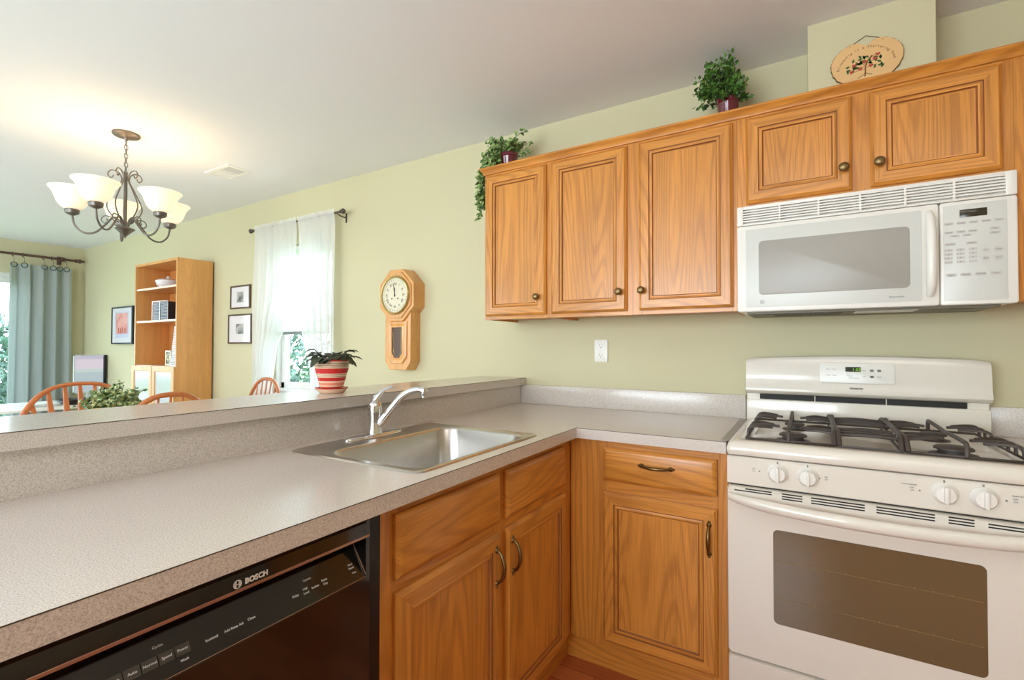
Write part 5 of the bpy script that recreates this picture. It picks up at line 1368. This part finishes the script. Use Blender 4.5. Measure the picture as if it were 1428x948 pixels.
def make_chair(wide=False):
    t = thing('windsor_chair', '', 'chair', (0, 0, 0), local=True, group=None if wide else 'wooden bow-back chairs around the dining table')
    # back at local -y, facing +y
    bm = N()
    def sr(z, k): return [(k * (.215 + .02 * math.sin(a)) * math.cos(a), k * .205 * math.sin(a), z) for a in [2 * PI * i / 28 for i in range(28)]]
    loft(bm, [sr(.425, .9), sr(.435, .99), sr(.452, 1.0), sr(.460, .97), sr(.452, .6), sr(.450, .1)]); finish(bm, 'seat', chairw, t, smooth=50)
    for sx_ in (-1, 1):
        for sy_ in (-1, 1):
            bm = N(); tube(bm, [(sx_ * .13, sy_ * .12, .43), (sx_ * .155, sy_ * .15, .30), (sx_ * .175, sy_ * .17, .18), (sx_ * .20, sy_ * .195, .0005)], [.014, .02, .017, .011], 10); finish(bm, 'leg', chairw, t)
    bm = N()
    for sx_ in (-1, 1): tube(bm, [(sx_ * .172, -.165, .19), (sx_ * .170, 0, .19), (sx_ * .172, .165, .19)], [.008, .013, .008], 8)
    tube(bm, [(-.17, 0, .19), (0, 0, .19), (.17, 0, .19)], [.008, .013, .008], 8); finish(bm, 'stretcher', chairw, t)
    bm = N(); pts = []
    def bow(a):
        x = .235 * math.copysign(abs(math.cos(a)) ** .75, math.cos(a)); z = .455 + .535 * math.sin(a) ** .85
        return Vector((x * (.80 + .2 * min(1, (z - .45) / .28)), -.165 - .16 * (z - .455), z))
    bp_ = [bow(PI * k / 28) for k in range(29)]
    tube(bm, bp_, .0125, 10, upv=(0, 1, 0)); finish(bm, 'bow', chairw, t, smooth=60)
    for k in range(7):
        u = (k - 3) / 3; xt = u * .165
        # height on bow for x=xt
        a_best = min((PI * i / 200 for i in range(1, 200)), key=lambda a: abs(bow(a).x - xt)); pt = bow(a_best)
        bm = N(); b0_ = Vector((u * .12, -.165, .455)); tube(bm, [b0_, b0_.lerp(pt, .35), b0_.lerp(pt, .75), pt], [.008, .018, .011, .007] if wide else [.006, .011, .007, .0055], 8, flat=.5 if wide else 1, upv=(1, 0, 0)); finish(bm, 'spindle', chairw, t)
    return t
c0 = make_chair()
c1 = make_chair(True); c1.scale = (1.38, 1, 1)
def place(o, backx, backy, rz, lb):
    # back top (local (0,-.25,.99)) lands at backx, backy
    v = Matrix.Rotation(rz, 3, 'Z') @ Vector((0, -.25, 0)); o.location = (backx - v.x, backy - v.y, 0); o.rotation_euler = (0, 0, rz); o['label'] = lb
place(c1, -3.70, -1.16, -PI / 2, 'wide wooden bow-back chair at the far side of the table, before the drape')
place(c0, -2.42, -1.20, PI / 2, 'wooden bow-back chair nearest the bar, showing only its top rail in front of the bookcase')
place(dup(c0, (0, 0, 0)), -3.15, -.25, PI, 'wooden bow-back chair in front of the window with the white sheers')

# ------------------------------------------------------------------ chandelier
HX, HY = -3.09, -1.155
ch = thing('chandelier', 'five-light pewter chandelier with alabaster bell shades hanging over the dining table', 'chandelier', (HX, HY, 2.44))
bm = N(); lathe(bm, [(.066, 2.4424), (.066, 2.434), (.06, 2.428), (.03, 2.422), (.012, 2.418), (.008, 2.405), (0, 2.404)], (HX, HY, 0), 32); finish(bm, 'canopy', iron, ch)
bm = N()
z = 2.402; k = 0
while z > 2.225:
    a = (k % 2) * PI / 2; ca, sa = math.cos(a), math.sin(a)
    tube(bm, [(HX + .0085 * math.cos(q) * ca, HY + .0085 * math.cos(q) * sa, z - .012 + .016 * math.sin(q)) for q in [2 * PI * i / 12 for i in range(12)]], .0022, 5, closed=True)
    z -= .025; k += 1
tube(bm, spline([(HX + .004, HY, 2.40), (HX - .006, HY + .004, 2.34), (HX + .006, HY - .003, 2.28), (HX, HY, 2.22)], 4), .0018, 5)
finish(bm, 'chain', iron, ch)
bm = N(); lathe(bm, [(.004, 2.222), (.008, 2.215), (.010, 2.20), (.0085, 2.19), (.0085, 1.93), (.012, 1.925), (.014, 1.91), (.045, 1.898), (.047, 1.893), (.04, 1.888), (.012, 1.858), (.006, 1.852), (.006, 1.846), (0, 1.842)], (HX, HY, 0), 28); finish(bm, 'column', iron, ch, smooth=40)
shade_mat = mat('alabaster_glass', srgb(250, 232, 200), rough=.3, emis=(1.0, .86, .66, 1), estr=.42)
def sh_mat():
    m, nt, b = newmat('lit_alabaster_shade'); b.inputs['Base Color'].default_value = srgb(250, 236, 210); b.inputs['Roughness'].default_value = .3
    b.inputs['Emission Color'].default_value = (1.0, .78, .50, 1); b.inputs['Emission Strength'].default_value = .55
    return m
fvec = (Vector((HX, HY, 0)) - Vector((.22, -2.35, 0))).normalized(); rvec = Vector((fvec.y, -fvec.x, 0))
for k in range(5):
    a = R(95 + 72 * k); d_ = rvec * math.cos(a) + fvec * math.sin(a); s_ = Vector((-d_.y, d_.x, 0)); B = Vector((HX, HY, 0))
    pt = lambda r, z, s=0: B + d_ * r + s_ * s + Vector((0, 0, z))
    bm = N()
    tube(bm, spline([pt(.012, 1.905), pt(.03, 1.945), pt(.055, 1.955), (pt(.09, 1.91)), pt(.135, 1.862), pt(.185, 1.857), pt(.223, 1.895), pt(.235, 1.950)], 5), .0052, 8)
    tube(bm, spline([pt(.055, 1.955), pt(.09, 1.962), pt(.108, 1.94), pt(.095, 1.92), pt(.078, 1.93), pt(.084, 1.945)], 4), .0032, 6)
    am = finish(bm, 'arm', iron, ch, smooth=60)
    bm = N()
    tube(bm, spline([pt(.03, 1.93), pt(.075, 1.99), pt(.082, 2.04), pt(.045, 2.12), pt(.018, 2.175), pt(.032, 2.215), pt(.066, 2.225), pt(.082, 2.20), pt(.066, 2.182), pt(.055, 2.198)], 5), .0035, 6)
    finish(bm, 'scroll', iron, ch, smooth=60)
    bm = N(); c_ = pt(.235, 0); lathe(bm, [(.006, 1.945), (.018, 1.950), (.030, 1.957), (.033, 1.968), (.033, 1.978), (.028, 1.980)], (c_.x, c_.y, 0), 24); finish(bm, 'fitter', iron, am)
    bm = N(); pr = [(.026, 1.980), (.034, 1.982), (.052, 1.995), (.066, 2.015), (.075, 2.040), (.082, 2.062), (.094, 2.080), (.104, 2.090), (.104, 2.094), (.091, 2.082), (.079, 2.064), (.072, 2.042), (.063, 2.017), (.050, 1.999), (.026, 1.990)]
    lathe(bm, pr, (c_.x, c_.y, 0), 32, cap=False); finish(bm, 'shade', shade_mat, ch, smooth=60)
    bm = N(); lathe(bm, [(.008, 1.982), (.012, 2.0), (.02, 2.02), (.022, 2.035), (.014, 2.052), (0, 2.058)], (c_.x, c_.y, 0), 16); finish(bm, 'bulb', mat('lit_bulb', (1, 1, 1, 1), emis=(1, .85, .62, 1), estr=8), ch)
    l = bpy.data.lights.new('bulb_light', 'POINT'); l.energy = LIGHTS['bulb']; l.color = (1, .80, .56); l.shadow_soft_size = .03
    lo = bpy.data.objects.new('bulb_light', l); COL.objects.link(lo); lo.location = (c_.x, c_.y, 2.085)

# ceiling register
vt = thing('ceiling_vent', 'white louvred air register in the ceiling beyond the chandelier', 'vent', (-3.19, -.52, 2.4425))
bm = N(); x0_, x1_, y0_, y1_ = -3.345, -3.05, -.605, -.435
P = lambda i, z: [(x0_ + i, y0_ + i, z), (x1_ - i, y0_ + i, z), (x1_ - i, y1_ - i, z), (x0_ + i, y1_ - i, z)]
loft(bm, [P(0, 2.4424), P(.001, 2.438), P(.022, 2.434), P(.024, 2.4385)], caps=False); finish(bm, 'frame', white_m, vt, smooth=20)
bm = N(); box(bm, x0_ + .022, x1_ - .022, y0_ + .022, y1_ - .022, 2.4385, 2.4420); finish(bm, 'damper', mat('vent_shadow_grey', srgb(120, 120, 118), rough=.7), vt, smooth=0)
bm = N()
for k in range(14):
    x = x0_ + .032 + k * .0178
    if k > 7: prism(bm, [(0, 0), (.003, .004), (.003, .005), (0, .001)], (x, y0_ + .022, 2.4345), (1, 0, 0), (0, 0, 1), (0, y1_ - y0_ - .044, 0)); continue
    prism(bm, [(0, 0), (.011, .004), (.011, .005), (0, .001)], (x, y0_ + .022, 2.4345), (1, 0, 0), (0, 0, 1), (0, y1_ - y0_ - .044, 0))
box(bm, -3.2, -3.195, y0_ + .02, y1_ - .02, 2.434, 2.4385)
finish(bm, 'louvres', white_m, vt, smooth=0)

# kitchen ceiling light, behind and above the camera
kl = thing('kitchen_ceiling_light', 'long white fluorescent ceiling fixture over the kitchen floor', 'ceiling light', (.55, -2.1, 2.4425))
bm = N(); box(bm, .0, 1.2, -2.3, -1.9, 2.405, 2.4422, .004); finish(bm, 'housing', white_m, kl)
bm = N(); box(bm, .02, 1.18, -2.28, -1.92, 2.375, 2.4045, .01); finish(bm, 'diffuser', mat('lit_diffuser', (1, 1, 1, 1), emis=(1, .93, .82, 1), estr=LIGHTS['kitchen'] / 3), kl)
